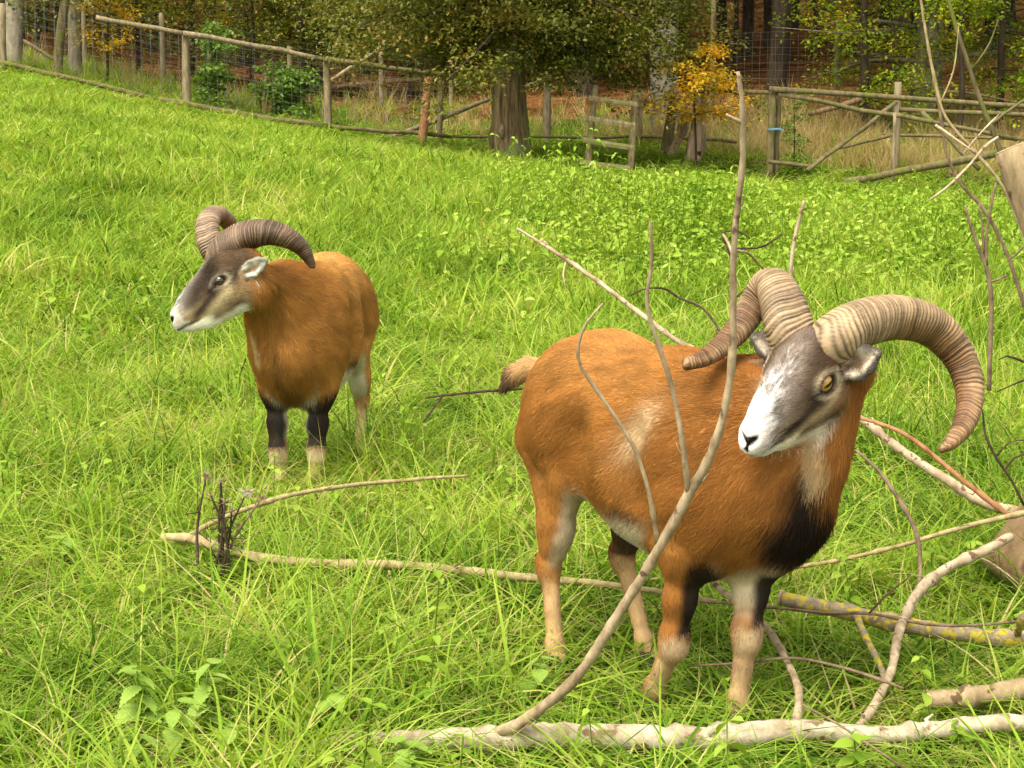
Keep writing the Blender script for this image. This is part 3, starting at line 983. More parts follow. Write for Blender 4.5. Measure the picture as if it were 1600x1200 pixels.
def soil_material():
    m, n, l = new_mat('meadow_soil')
    o = n.new('ShaderNodeOutputMaterial'); b = n.new('ShaderNodeBsdfPrincipled'); tc = n.new('ShaderNodeTexCoord')
    a = n.new('ShaderNodeTexNoise'); a.inputs['Scale'].default_value = 9; a.inputs['Detail'].default_value = 8
    r = ramp(n, [(.3, (.020, .026, .007)), (.55, (.040, .060, .012)), (.75, (.062, .055, .022))])
    l.new(tc.outputs['Object'], a.inputs['Vector']); l.new(a.outputs['Fac'], r.inputs['Fac']); l.new(r.outputs['Color'], b.inputs['Base Color'])
    b.inputs['Roughness'].default_value = 1.0; b.inputs['Specular IOR Level'].default_value = 0
    l.new(b.outputs['BSDF'], o.inputs['Surface'])
    return m


def litter_material():
    m, n, l = new_mat('leaf_litter')
    o = n.new('ShaderNodeOutputMaterial'); b = n.new('ShaderNodeBsdfPrincipled'); tc = n.new('ShaderNodeTexCoord')
    v = n.new('ShaderNodeTexVoronoi'); v.inputs['Scale'].default_value = 9
    a = n.new('ShaderNodeTexNoise'); a.inputs['Scale'].default_value = .9; a.inputs['Detail'].default_value = 9
    r = ramp(n, [(0, (.075, .032, .012)), (.35, (.16, .072, .026)), (.7, (.23, .110, .040)), (1, (.09, .042, .016))])
    r2 = ramp(n, [(.35, (.35, .32, .30)), (.6, (1, 1, 1))])
    mx = n.new('ShaderNodeMix'); mx.data_type = 'RGBA'; mx.blend_type = 'MULTIPLY'; mx.inputs[0].default_value = 1
    sp = n.new('ShaderNodeSeparateColor')
    l.new(tc.outputs['Object'], v.inputs['Vector']); l.new(tc.outputs['Object'], a.inputs['Vector'])
    l.new(v.outputs['Color'], sp.inputs['Color']); l.new(sp.outputs[0], r.inputs['Fac']); l.new(a.outputs['Fac'], r2.inputs['Fac'])
    l.new(r.outputs['Color'], mx.inputs[6]); l.new(r2.outputs['Color'], mx.inputs[7]); l.new(mx.outputs[2], b.inputs['Base Color'])
    bp = n.new('ShaderNodeBump'); bp.inputs['Strength'].default_value = .8; bp.inputs['Distance'].default_value = .05
    l.new(v.outputs['Distance'], bp.inputs['Height']); l.new(bp.outputs['Normal'], b.inputs['Normal'])
    b.inputs['Roughness'].default_value = 1.0; b.inputs['Specular IOR Level'].default_value = 0
    l.new(b.outputs['BSDF'], o.inputs['Surface'])
    return m


_ys = np.concatenate([np.linspace(-12, 2, 12)[:-1], np.linspace(2, 12, 60)[:-1], np.linspace(12, 46, 80)[:-1], np.linspace(46, 160, 60)])
_xs = np.sinh(np.linspace(-1, 1, 141) * 3.2) / math.sinh(3.2) * 90
_X, _Y = np.meshgrid(_xs, _ys)
_Z = np.concatenate([np.atleast_1d(zg(_X[i], _Y[i])) for i in range(len(_ys))]).reshape(_X.shape)
_nx = len(_xs)
_i = (np.arange(len(_ys) - 1)[:, None] * _nx + np.arange(_nx - 1)[None]).ravel()
_F = np.stack([_i, _i + 1, _i + _nx + 1, _i + _nx], -1)
_me = mesh_np('ground', np.stack([_X.ravel(), _Y.ravel(), _Z.ravel()], -1), _F, soil_material())
_me.materials.append(litter_material())
_fy = _Y.ravel()[_F].mean(1); _fx = _X.ravel()[_F].mean(1)
_me.polygons.foreach_set('material_index', (_fy > 40.5 + .6 * np.sin(_fx * .9)).astype(np.int32))
tag(link('ground', _me), kind='structure')


# ------------------------------------------------------------------ plant materials
def leaf_material(name, stops, trans=.35, rough=.5, tipcol=None, patch=None, spec=.25):
    """Colour from the 'hue' attribute (0..1 per blade or leaf); light passes through."""
    m, n, l = new_mat(name)
    o = n.new('ShaderNodeOutputMaterial'); b = n.new('ShaderNodeBsdfPrincipled'); t = n.new('ShaderNodeBsdfTranslucent')
    mix = n.new('ShaderNodeMixShader'); mix.inputs[0].default_value = trans
    a = n.new('ShaderNodeAttribute'); a.attribute_name = 'hue'
    oi = n.new('ShaderNodeObjectInfo')
    geo = n.new('ShaderNodeNewGeometry')
    nz = n.new('ShaderNodeTexNoise'); nz.inputs['Scale'].default_value = patch or .8; nz.inputs['Detail'].default_value = 3
    l.new(geo.outputs['Position'], nz.inputs['Vector'])
    ad = n.new('ShaderNodeMath'); ad.operation = 'MULTIPLY_ADD'; ad.inputs[1].default_value = 1.25; ad.inputs[2].default_value = -.62
    l.new(nz.outputs['Fac'], ad.inputs[0])
    ad2 = n.new('ShaderNodeMath'); ad2.operation = 'ADD'
    l.new(a.outputs['Fac'], ad2.inputs[0]); l.new(ad.outputs[0], ad2.inputs[1])
    ad3 = n.new('ShaderNodeMath'); ad3.operation = 'MULTIPLY_ADD'; ad3.inputs[1].default_value = .24
    l.new(oi.outputs['Random'], ad3.inputs[0]); l.new(ad2.outputs[0], ad3.inputs[2])
    ad4 = n.new('ShaderNodeMath'); ad4.operation = 'SUBTRACT'; ad4.inputs[1].default_value = .12
    l.new(ad3.outputs[0], ad4.inputs[0])
    r = ramp(n, stops)
    l.new(ad4.outputs[0], r.inputs['Fac'])
    col = r.outputs['Color']
    if tipcol:
        tk = n.new('ShaderNodeAttribute'); tk.attribute_name = 'tipk'
        mx = n.new('ShaderNodeMix'); mx.data_type = 'RGBA'; mx.blend_type = 'MIX'
        mp = n.new('ShaderNodeMapRange'); mp.inputs[1].default_value = .55; mp.inputs[2].default_value = 1.0; mp.inputs[4].default_value = .55
        l.new(tk.outputs['Fac'], mp.inputs[0]); l.new(mp.outputs[0], mx.inputs[0])
        l.new(col, mx.inputs[6]); mx.inputs[7].default_value = (*tipcol, 1)
        col = mx.outputs[2]
    l.new(col, b.inputs['Base Color'])
    b.inputs['Roughness'].default_value = rough; b.inputs['Specular IOR Level'].default_value = spec
    ht = n.new('ShaderNodeMix'); ht.data_type = 'RGBA'; ht.blend_type = 'MULTIPLY'; ht.inputs[0].default_value = 1; ht.inputs[7].default_value = (1.25, 1.2, .6, 1)
    l.new(col, ht.inputs[6]); l.new(ht.outputs[2], t.inputs['Color'])
    l.new(b.outputs['BSDF'], mix.inputs[1]); l.new(t.outputs['BSDF'], mix.inputs[2]); l.new(mix.outputs[0], o.inputs['Surface'])
    return m


M_GRASS = leaf_material('grass_blade', [(0, (.028, .076, .006)), (.25, (.100, .205, .013)), (.5, (.212, .340, .026)), (.72, (.360, .430, .065)), (.88, (.52, .48, .16)), (1, (.50, .39, .18))], trans=.38, rough=.65, tipcol=(.37, .45, .075), patch=1.1, spec=.06)
M_STRAW = leaf_material('dry_straw', [(0, (.30, .20, .08)), (.5, (.44, .32, .14)), (1, (.56, .44, .23))], trans=.30, rough=.8, spec=.05)
M_WEED = leaf_material('weed_leaf', [(0, (.075, .150, .010)), (.4, (.175, .290, .024)), (.75, (.29, .40, .05)), (1, (.38, .46, .10))], trans=.36, rough=.65, spec=.06, patch=.9)
M_CROWN = leaf_material('dark_crown_leaf', [(0, (.060, .070, .010)), (.45, (.125, .140, .020)), (.75, (.22, .21, .035)), (1, (.30, .17, .045))], trans=.32, rough=.45, patch=.7, spec=.25)
M_BEECH = leaf_material('beech_leaf', [(0, (.085, .135, .008)), (.45, (.20, .285, .016)), (.75, (.38, .40, .024)), (1, (.66, .44, .03))], trans=.45, rough=.55, patch=.5, spec=.12)
M_AUTUMN = leaf_material('autumn_leaf', [(0, (.28, .28, .03)), (.3, (.66, .48, .04)), (.7, (.74, .42, .04)), (1, (.55, .20, .03))], trans=.45, rough=.5, patch=2.2, spec=.1)
M_FOREST = leaf_material('forest_leaf', [(0, (.030, .042, .006)), (.5, (.070, .090, .012)), (1, (.14, .13, .022))], trans=.30, rough=.55, patch=.2)
M_SHRUB = leaf_material('shrub_leaf', [(0, (.075, .15, .014)), (.5, (.15, .26, .03)), (1, (.24, .34, .06))], trans=.35, rough=.5)


def bark_material(name, c0, c1, scale=14, stretch=.25, bump=.6, spot=None, spot_scale=9, spot_at=.60):
    m, n, l = new_mat(name)
    o = n.new('ShaderNodeOutputMaterial'); b = n.new('ShaderNodeBsdfPrincipled'); tc = n.new('ShaderNodeTexCoord')
    mp = n.new('ShaderNodeMapping'); mp.inputs['Scale'].default_value = (1, 1, stretch)
    a = n.new('ShaderNodeTexNoise'); a.inputs['Scale'].default_value = scale; a.inputs['Detail'].default_value = 8; a.inputs['Roughness'].default_value = .65
    r = ramp(n, [(.34, c0), (.66, c1)])
    l.new(tc.outputs['Object'], mp.inputs['Vector']); l.new(mp.outputs['Vector'], a.inputs['Vector']); l.new(a.outputs['Fac'], r.inputs['Fac'])
    col = r.outputs['Color']
    if spot:
        s = n.new('ShaderNodeTexNoise'); s.inputs['Scale'].default_value = spot_scale; s.inputs['Detail'].default_value = 6
        l.new(tc.outputs['Object'], s.inputs['Vector'])
        sr = ramp(n, [(spot_at - .03, (0, 0, 0)), (spot_at + .03, (1, 1, 1))])
        l.new(s.outputs['Fac'], sr.inputs['Fac'])
        mx = n.new('ShaderNodeMix'); mx.data_type = 'RGBA'; mx.inputs[7].default_value = (*spot, 1)
        l.new(sr.outputs['Color'], mx.inputs[0]); l.new(col, mx.inputs[6]); col = mx.outputs[2]
    l.new(col, b.inputs['Base Color'])
    bp = n.new('ShaderNodeBump'); bp.inputs['Strength'].default_value = bump; bp.inputs['Distance'].default_value = .3 / scale
    l.new(a.outputs['Fac'], bp.inputs['Height']); l.new(bp.outputs['Normal'], b.inputs['Normal'])
    b.inputs['Roughness'].default_value = .9; b.inputs['Specular IOR Level'].default_value = .08
    l.new(b.outputs['BSDF'], o.inputs['Surface'])
    return m


M_PALE = bark_material('pale_bark', (.22, .15, .085), (.56, .45, .30), 26, .6, .5, (.15, .09, .05), 45, .62)
M_WHITE = bark_material('white_weathered_wood', (.26, .195, .12), (.56, .48, .35), 22, .5, .5, (.20, .13, .07), 26, .62)
M_BOUGH = bark_material('grey_brown_bough_bark', (.18, .125, .07), (.43, .33, .205), 34, .5, .5, (.11, .07, .045), 20, .66)
M_TWIG = bark_material('brown_twig_bark', (.10, .065, .04), (.27, .19, .12), 40, .6, .5)
M_TWIGP = bark_material('olive_twig_bark', (.20, .15, .065), (.42, .33, .17), 40, .6, .4)
M_DARKT = bark_material('dark_twig_bark', (.025, .018, .012), (.09, .06, .04), 40, .6, .5)
M_RED = bark_material('stripped_orange_bark', (.20, .085, .035), (.42, .22, .11), 30, .5, .5)
M_LICHEN = bark_material('lichen_bark', (.17, .125, .075), (.38, .31, .20), 30, .7, .6, (.46, .36, .04), 55, .535)
M_LOG = bark_material('bare_brown_log', (.105, .066, .034), (.23, .150, .078), 18, .3, .6, (.05, .028, .014), 14, .63)
M_LOG2 = bark_material('grey_brown_log', (.19, .135, .070), (.38, .285, .165), 22, .3, .6, (.11, .07, .035), 24, .64)
M_CUT = bark_material('sawn_wood', (.28, .19, .11), (.52, .40, .26), 60, 1, .3)
M_POST = bark_material('fence_wood', (.12, .095, .055), (.30, .235, .14), 20, .2, .6)
M_MOSSP = bark_material('mossy_fence_wood', (.075, .060, .026), (.20, .16, .08), 16, .25, .6, (.12, .125, .03), 7, .58)
M_OAK = bark_material('rough_trunk_bark', (.055, .035, .016), (.30, .215, .11), 15, .10, 1.0, (.17, .18, .07), 1.3, .53)
M_TRUNK = bark_material('forest_trunk_bark', (.022, .017, .011), (.075, .055, .034), 9, .2, .7)
M_GREYT = bark_material('grey_trunk_bark', (.15, .125, .085), (.33, .28, .20), 12, .3, .6, (.10, .10, .05), 3, .60)
M_ROT = bark_material('broken_stump_wood', (.13, .075, .045), (.52, .38, .25), 9, .12, .8, (.05, .025, .015), 5, .60)
_m, _n_, _l = new_mat('galvanised_wire'); _o = _n_.new('ShaderNodeOutputMaterial'); _b = _n_.new('ShaderNodeBsdfPrincipled')
_b.inputs['Base Color'].default_value = (.15, .155, .13, 1); _b.inputs['Roughness'].default_value = .7; _b.inputs['Metallic'].default_value = .0
_l.new(_b.outputs[0], _o.inputs[0]); M_WIRE = _m
_m, _n_, _l = new_mat('blue_cord'); _o = _n_.new('ShaderNodeOutputMaterial'); _b = _n_.new('ShaderNodeBsdfPrincipled')
_b.inputs['Base Color'].default_value = (.12, .26, .36, 1); _b.inputs['Roughness'].default_value = .8
_l.new(_b.outputs[0], _o.inputs[0]); M_CORD = _m
_m, _n_, _l = new_mat('seed_fluff'); _o = _n_.new('ShaderNodeOutputMaterial'); _b = _n_.new('ShaderNodeBsdfPrincipled')
_b.inputs['Base Color'].default_value = (.48, .40, .29, 1); _b.inputs['Roughness'].default_value = .9
_l.new(_b.outputs[0], _o.inputs[0]); M_FLUFF = _m
M_DIRT = bark_material('dug_earth', (.035, .020, .012), (.11, .065, .04), 20, 1, .8)


# ------------------------------------------------------------------ leaves and blades
LEAF8 = np.array([(0, 0, 0), (.28, .30, .05), (.62, .26, .03), (1, 0, -.10), (.62, -.26, .03), (.28, -.30, .05), (.30, 0, -.01), (.65, 0, -.03)])
LEAF8F = [(0, 6, 1), (6, 7, 2, 1), (7, 3, 2), (0, 5, 6), (5, 4, 7, 6), (4, 3, 7)]


def blades(rng, n, spread, lo, hi, wid, lean, seg=4, dry=0.0):
    """One tuft: n curved blades. Returns verts, quads, hue, tipk."""
    V, F, Hu, T = [], [], [], []
    for _ in range(n):
        L = rng.uniform(lo, hi); az = rng.uniform(0, 2 * math.pi); r = spread * math.sqrt(rng.rand())
        th = rng.uniform(0, 2 * math.pi)
        p = np.array([r * math.cos(th), r * math.sin(th), -.01])
        w = wid * rng.uniform(.6, 1.3)
        el = math.radians(rng.uniform(38, 86)); bend = rng.uniform(.3, 1) * lean
        side0 = az + math.pi / 2 + rng.normal(0, .5)
        hue = np.clip(rng.normal(.42, .17), 0, .8) if rng.rand() > dry else rng.uniform(.85, 1.25)
        b = len(V)
        for i in range(seg + 1):
            t = i / seg
            ww = w * (1 - t) ** .6 * (.55 + .45 * min(1, t * 4 + .3)) if i < seg else w * .06
            sd = np.array([math.cos(side0), math.sin(side0), 0]) * ww * .5
            V.append(p - sd); V.append(p + sd); T += [t, t]; Hu += [hue, hue]
            e = el - bend * (t ** 1.2) * 1.9
            st = L / seg
            p = p + st * np.array([math.cos(az) * math.cos(e), math.sin(az) * math.cos(e), math.sin(e)])
        for i in range(seg):
            a = b + 2 * i
            F.append((a, a + 1, a + 3, a + 2))
    return np.array(V), np.array(F), np.array(Hu), np.array(T)


def attr(me, name, vals):
    a = me.attributes.new(name, 'FLOAT', 'POINT'); a.data.foreach_set('value', np.asarray(vals, np.float32))


def tuft_mesh(name, mat, *a, **k):
    V, F, Hu, T = blades(*a, **k)
    me = mesh_np(name, V, F, mat)
    attr(me, 'hue', Hu); attr(me, 'tipk', T)
    return me


def weed_mesh(name, rng, h, pairs, leaf, mat):
    """A leafy nettle-like stalk."""
    V, F, Hu, T = [], [], [], []
    az = rng.uniform(0, 6.28); tilt = rng.normal(0, .12, 2)
    for i in range(pairs):
        t = (i + 1) / pairs
        c = np.array([tilt[0] * h * t, tilt[1] * h * t, h * t])
        az += math.pi / 2 + rng.normal(0, .3)
        for s in (0, math.pi):
            a = az + s; L = leaf * (1.15 - .75 * abs(t - .45)) * rng.uniform(.8, 1.2)
            dr = rng.uniform(-.55, .25)
            d = np.array([math.cos(a) * math.cos(dr), math.sin(a) * math.cos(dr), math.sin(dr)])
            sd = np.array([-math.sin(a), math.cos(a), rng.normal(0, .25)]); up = np.cross(d, sd)
            b = len(V); hue = np.clip(rng.normal(.35 + .3 * t, .15), 0, 1)
            for x, y, z in LEAF8: V.append(c + L * (d * x + sd * y * .95 + up * z * 1.6)); Hu.append(hue); T.append(x)
            F += [tuple(b + q for q in f) for f in LEAF8F]
    b = len(V)
    for i in range(3):
        t = i / 2
        for k in range(3):
            ang = k * 2.094; V.append(np.array([tilt[0] * h * t + .0025 * math.cos(ang), tilt[1] * h * t + .0025 * math.sin(ang), h * t])); Hu.append(.3); T.append(0)
    for i in range(2):
        for k in range(3): F.append((b + i * 3 + k, b + i * 3 + (k + 1) % 3, b + i * 3 + 3 + (k + 1) % 3, b + i * 3 + 3 + k))
    me = mesh_from(name, V, F, mat)
    attr(me, 'hue', Hu); attr(me, 'tipk', T)
    return me


def scatter(name, label, meshes, P, rot, scale, idx, hidden_name):
    """ONE stuff object: a cloud of points that carries tufts by geometry nodes."""
    src = bpy.data.collections.new(hidden_name)
    for i, me in enumerate(meshes):
        src.objects.link(bpy.data.objects.new('%s.%03d' % (hidden_name, i), me))
    me = bpy.data.meshes.new(name)
    me.vertices.add(len(P)); me.vertices.foreach_set('co', np.asarray(P, np.float32).ravel())
    a = me.attributes.new('turn', 'FLOAT_VECTOR', 'POINT'); a.data.foreach_set('vector', np.asarray(rot, np.float32).ravel())
    a = me.attributes.new('size', 'FLOAT_VECTOR', 'POINT'); a.data.foreach_set('vector', np.asarray(scale, np.float32).ravel())
    a = me.attributes.new('pick', 'INT', 'POINT'); a.data.foreach_set('value', np.asarray(idx, np.int32))
    o = link(name, me)
    ng = bpy.data.node_groups.new(name, 'GeometryNodeTree')
    ng.interface.new_socket('Geometry', in_out='INPUT', socket_type='NodeSocketGeometry')
    ng.interface.new_socket('Geometry', in_out='OUTPUT', socket_type='NodeSocketGeometry')
    N, L = ng.nodes, ng.links
    gi, go = N.new('NodeGroupInput'), N.new('NodeGroupOutput')
    ci = N.new('GeometryNodeCollectionInfo'); ci.inputs['Collection'].default_value = src
    ci.inputs['Separate Children'].default_value = True; ci.inputs['Reset Children'].default_value = True
    ip = N.new('GeometryNodeInstanceOnPoints'); ip.inputs['Pick Instance'].default_value = True
    def named(nm, ty):
        q = N.new('GeometryNodeInputNamedAttribute'); q.data_type = ty; q.inputs['Name'].default_value = nm
        return [s for s in q.outputs if s.enabled and s.name == 'Attribute'][0]
    e2r = N.new('FunctionNodeEulerToRotation')
    L.new(named('turn', 'FLOAT_VECTOR'), e2r.inputs[0])
    L.new(gi.outputs[0], ip.inputs['Points']); L.new(ci.outputs[0], ip.inputs['Instance'])
    L.new(e2r.outputs[0], ip.inputs['Rotation']); L.new(named('size', 'FLOAT_VECTOR'), ip.inputs['Scale']); L.new(named('pick', 'INT'), ip.inputs['Instance Index'])
    L.new(ip.outputs[0], go.inputs[0])
    md = o.modifiers.new('scatter', 'NODES'); md.node_group = ng
    tag(o, label, kind='stuff')
    return o


rng = np.random.RandomState(11)
def field_points(y0, y1, dens, margin=1.0, k=.36):
    n = int(dens * ((k * (y1 ** 2 - y0 ** 2)) + 2 * margin * (y1 - y0)))
    y = np.sqrt(rng.uniform(y0 ** 2, y1 ** 2, n)); x = rng.uniform(-1, 1, n) * (k * y + margin)
    return x, y


GD = 1.0                                               # grass amount
def meadow(name, label, bands, meshes, hid, keep=None, tall=None):
    X, Y, S, I = [], [], [], []
    for y0, y1, dens, sc, pick in bands:
        x, y = field_points(y0, y1, dens * GD)
        X.append(x); Y.append(y); S.append(np.full(len(x), sc)); I.append(rng.choice(pick, len(x)))
    X, Y, S, I = map(np.concatenate, (X, Y, S, I))
    if keep is not None:
        m = keep(X, Y); X, Y, S, I = X[m], Y[m], S[m], I[m]
    Z = np.concatenate([np.atleast_1d(zg(X[i:i + 20000], Y[i:i + 20000])) for i in range(0, len(X), 20000)])
    P = np.stack([X, Y, Z], -1)
    rot = np.stack([rng.normal(0, .20, len(X)), rng.normal(0, .20, len(X)), rng.uniform(0, 6.283, len(X))], -1)
    pn = np.column_stack([X, Y, X * 0])
    h = (.45 + 1.15 * vnoise(pn + 5, 1.3) ** 1.3) * (.62 + .76 * vnoise(pn, 5.0))
    if tall is not None: h = h * tall(X, Y)
    s = S * rng.uniform(.8, 1.2, len(X))
    sc = np.stack([s, s, s * h], -1)
    return scatter(name, label, meshes, P, rot, sc, I, hid)


def pxcol(X, Y): return 800 + F_PX * X / (Y * CP)
def ss(a, b, x): return sstep(a, b, x)


def nettle_zone(X, Y):
    px = pxcol(X, Y)
    n = vnoise(np.column_stack([X, Y * .7, X * 0]), .8) - .5
    a = ss(680, 900, px + n * 260) * ss(11.0, 14.5, Y + n * 3 - (px - 1100) * .0015) * ss(31, 27, Y)
    b = ss(27, 31, Y + n * 3) * ss(200, 420, px) * .75
    return np.maximum(a, b)


def no_go(X, Y):
    """grass is grazed and trodden low right in front of the white log"""
    px = pxcol(X, Y)
    feet = np.exp(-(((X - .30) / .36) ** 2 + ((Y - 4.12) / .42) ** 2))
    low = (1 - .40 * feet) * (1 - .75 * (np.abs(X - 1.65) < .9) * (np.abs(Y - 29.3) < 2.6))
    low = low - .60 * ss(430, 640, px) * ss(4.02, 3.92, Y) * ss(2.2, 2.6, Y)
    return low * (.60 + .15 * ss(5.5, 8, Y) - .20 * ss(14, 26, Y) - .25 * ss(29, 33, Y))


gm = [tuft_mesh('grass_tuft', M_GRASS, rng, 24, .08, .06, .25, .0066, .95, 4, .08) for _ in range(8)]
gm += [tuft_mesh('grass_tuft', M_GRASS, rng, 17, .07, .16, .42, .0078, 1.15, 6, .06) for _ in range(5)]
gm += [tuft_mesh('grass_tuft', M_GRASS, rng, 8, .07, .22, .44, .0032, .5, 5, .8) for _ in range(2)]
gm += [tuft_mesh('grass_tuft', M_GRASS, rng, 28, .13, .10, .32, .0120, .95, 3, .06) for _ in range(6)]
near_i, mid_i, far_i = [0, 1, 2, 3, 4, 5, 6, 7] * 2 + [8, 9, 10, 11, 12] * 2 + [13, 14], list(range(13)) + [13], list(range(15, 21))
meadow('meadow_grass', 'lush long meadow grass all round the rams', [
    (2.6, 6.0, 300, 1.0, near_i), (6.0, 10, 220, 1.05, near_i), (10, 16, 90, 1.15, far_i), (16, 24, 52, 1.25, far_i), (24, 38.5, 26, 1.5, far_i)],
    gm, 'grass_tuft', keep=lambda X, Y: rng.rand(len(X)) > .45 * nettle_zone(X, Y), tall=no_go)
wm = [weed_mesh('weed_stalk', rng, rng.uniform(.12, .40), rng.randint(4, 8), rng.uniform(.050, .074), M_WEED) for _ in range(8)]
wl = [weed_mesh('weed_stalk', rng, rng.uniform(.16, .32), rng.randint(3, 5), rng.uniform(.070, .10), M_WEED) for _ in range(5)]
meadow('nettle_patch', 'dense knee-high nettles covering the meadow towards the fence', [(9, 20, 70, 1.0, list(range(8))), (20, 38, 40, 1.15, list(range(8, 13)))],
       wm + wl, 'weed_stalk', tall=lambda X, Y: 1.2 - .65 * ss(18, 25, Y) - .25 * ss(26, 30, Y), keep=lambda X, Y: (rng.rand(len(X)) < np.maximum(nettle_zone(X, Y) * ss(.22, .62, vnoise(np.column_stack([X, Y * .6, X * 0]) + 7, 1.4)) * 1.25, .02)) & ~((np.abs(X - 1.65) < .85) & (np.abs(Y - 29) < 3.6)))
meadow('clover_leaves', 'small broad-leaved weeds between the grass blades', [(3.3, 9, 9, .62, list(range(8)))], wm, 'herb_stalk')
dm = [tuft_mesh('dry_tuft', M_STRAW, rng, 26, .12, .35, .75, .012, .45, 4) for _ in range(4)] + [tuft_mesh('dry_tuft', M_GRASS, rng, 26, .12, .25, .6, .012, .5, 4) for _ in range(3)]
def dry_keep(X, Y, straw):
    px = pxcol(X, Y)
    n = vnoise(np.column_stack([X, Y, X * 0]), .5) - .5
    fl = np.interp(px, [-200, 0, 500, 900, 1100, 1200, 1900], [36, 36, 37, 38, 34.5, 33, 33])
    return (Y > fl + n * .6) & (rng.rand(len(X)) < .25 + .75 * ss(41.5, 38, Y + n * 3)) & (Y < 42.5 + n * 3) & (rng.rand(len(X)) < ((.10 + .35 * ss(300, 650, px) + .55 * ss(850, 1150, px)) if straw else (.85 - .55 * ss(900, 1200, px))))
meadow('dry_grass', 'tall straw-coloured dry grass standing behind the fence', [(32.5, 44, 11, .90, [0, 1, 2, 3])], dm[:4], 'dry_tuft', keep=lambda X, Y: dry_keep(X, Y, True))
meadow('rough_grass', 'rough green grass and herbs growing up behind the fence', [(32.5, 44, 14, .80, [0, 1, 2])], dm[4:], 'rough_tuft', keep=lambda X, Y: dry_keep(X, Y, False))
# ------------------------------------------------------------------ trees
rng = np.random.RandomState(23)


def sprays(rng, centers, radii, n_each, leaf, flat=.22, droop=.25, tilt=.35, cup=False):
    """Flat sprays of small folded leaves around given centres."""
    k = len(centers)
    C = np.repeat(np.asarray(centers, float), n_each, 0); R = np.repeat(np.asarray(radii, float), n_each)
    n = len(C)
    th = rng.uniform(0, 6.283, n); r = R * np.sqrt(rng.rand(n))
    off = np.stack([r * np.cos(th), r * np.sin(th), rng.normal(0, 1, n) * R * flat - droop * r * r / np.maximum(R, .01)], -1)
    tl = np.repeat(rng.normal(0, tilt, (k, 2)), n_each, 0)
    off[:, 2] += off[:, 0] * tl[:, 0] + off[:, 1] * tl[:, 1]
    P = C + off
    az = th + rng.normal(0, .9, n); el = rng.normal(-.35, .45, n)
    d = np.stack([np.cos(az) * np.cos(el), np.sin(az) * np.cos(el), np.sin(el)], -1)
    s = np.stack([-np.sin(az), np.cos(az), rng.normal(0, .45, n)], -1); s /= np.linalg.norm(s, axis=1, keepdims=True)
    u = np.cross(d, s)
    L = (leaf * rng.uniform(.65, 1.3, n))[:, None]
    w = L * rng.uniform(.26, .36, n)[:, None]
    V = np.stack([P, P + d * L * .5 + s * w + u * L * .08, P + d * L, P + d * L * .5 - s * w + u * L * .08], 1).reshape(-1, 3)
    i = np.arange(n)[:, None] * 4
    F = np.concatenate([np.hstack([i, i + 1, i + 2]), np.hstack([i, i + 2, i + 3])])
    hue = np.repeat(np.repeat(rng.normal(.42, .16, k), n_each) + rng.normal(0, .16, n), 4)
    return V, F, np.clip(hue, 0, 1.1)


def leaf_object(name, mat, parts, parent=None):
    V, F, Hh, b = [], [], [], 0
    for v, f, h in parts:
        V.append(v); F.append(f + b); Hh.append(h); b += len(v)
    me = mesh_np(name, np.vstack(V), np.vstack(F), mat, smooth=False)
    attr(me, 'hue', np.concatenate(Hh))
    return link(name, me, parent) if parent is not False else me


def trunk_path(base, top, n, wob, rng):
    t = np.linspace(0, 1, n)[:, None]
    p = np.asarray(base, float) * (1 - t) + np.asarray(top, float) * t
    p[1:-1] += rng.normal(0, wob, (n - 2, 3)) * [1, 1, .2]
    return p


def put(p, root): return Vector(p) - root.location


def limb(mb, a, b, r0, r1, rng, sag=.0, seg=6):
    a, b = np.asarray(a, float), np.asarray(b, float)
    m = (a + b) / 2 + rng.normal(0, .06, 3) * np.linalg.norm(b - a) + [0, 0, sag]
    p = catmull([a, m, b], 4)
    mb.tube(p, np.linspace(r0, r1, len(p)), seg, .05, rng, (False, True))
    return p


def ground_depth(px, py):
    D = np.arange(5, 40, .1)
    q = np.array([at(px, py, d) for d in D])
    return float(D[np.argmax(q[:, 2] < zg(q[:, 0], q[:, 1]) + .12)])


# ---- the old tree on the meadow's edge
B = gp(795, 247, 32)
old = empty('field_tree', B)
tag(old, 'old tree with scarred thick trunk and low dark crown at the meadow edge', 'tree')
mb = MB()
pts = [(0, 0, -.15, .365), (0, 0, .05, .345), (.03, 0, .25, .325), (.02, 0, .55, .305), (.00, 0, 1.0, .285), (-.01, 0, 1.6, .265), (.0, 0, 2.4, .25), (.05, .05, 3.6, .23), (.1, .1, 5.2, .19), (.1, .2, 7.5, .12), (.1, .2, 9.5, .05)]
c = catmull(pts, 6)
path, rad = c[:, :3], c[:, 3]
seg = 26
ang = np.arange(seg) * 2 * math.pi / seg
flute = .05 * np.sin(ang * 5 + 1) + .035 * np.sin(ang * 9)
base0 = len(mb.v)
for i, (p, r) in enumerate(zip(path, rad)):
    fl = 1 + flute * (1.2 * math.exp(-p[2] / .7) + .45) + rng.normal(0, .012, seg)
    if p[2] < .75: fl += (.30 * np.exp(-((ang - 3.5) / .5) ** 2) * math.exp(-((p[2] - .42) / .22) ** 2) - .16 * np.exp(-((ang - 4.15) / .28) ** 2) * math.exp(-((p[2] - .48) / .15) ** 2))
    mb.v.extend([(p[0] + math.cos(a) * r * f, p[1] + math.sin(a) * r * f, p[2]) for a, f in zip(ang, fl)])
for i in range(len(path) - 1):
    for k in range(seg):
        a, b = base0 + i * seg, base0 + (i + 1) * seg
        mb.f.append((a + k, a + (k + 1) % seg, b + (k + 1) % seg, b + k))
mb.build('trunk', M_OAK, old)
mb = MB(); mb.tube([(-.10, -.30, .40), (-.12, -.345, .52), (-.10, -.33, .64)], [.02, .05, .02], 8, .1, rng)
mb.build('wound', M_LOG2, old)
lb, cen, rd = MB(), [], []
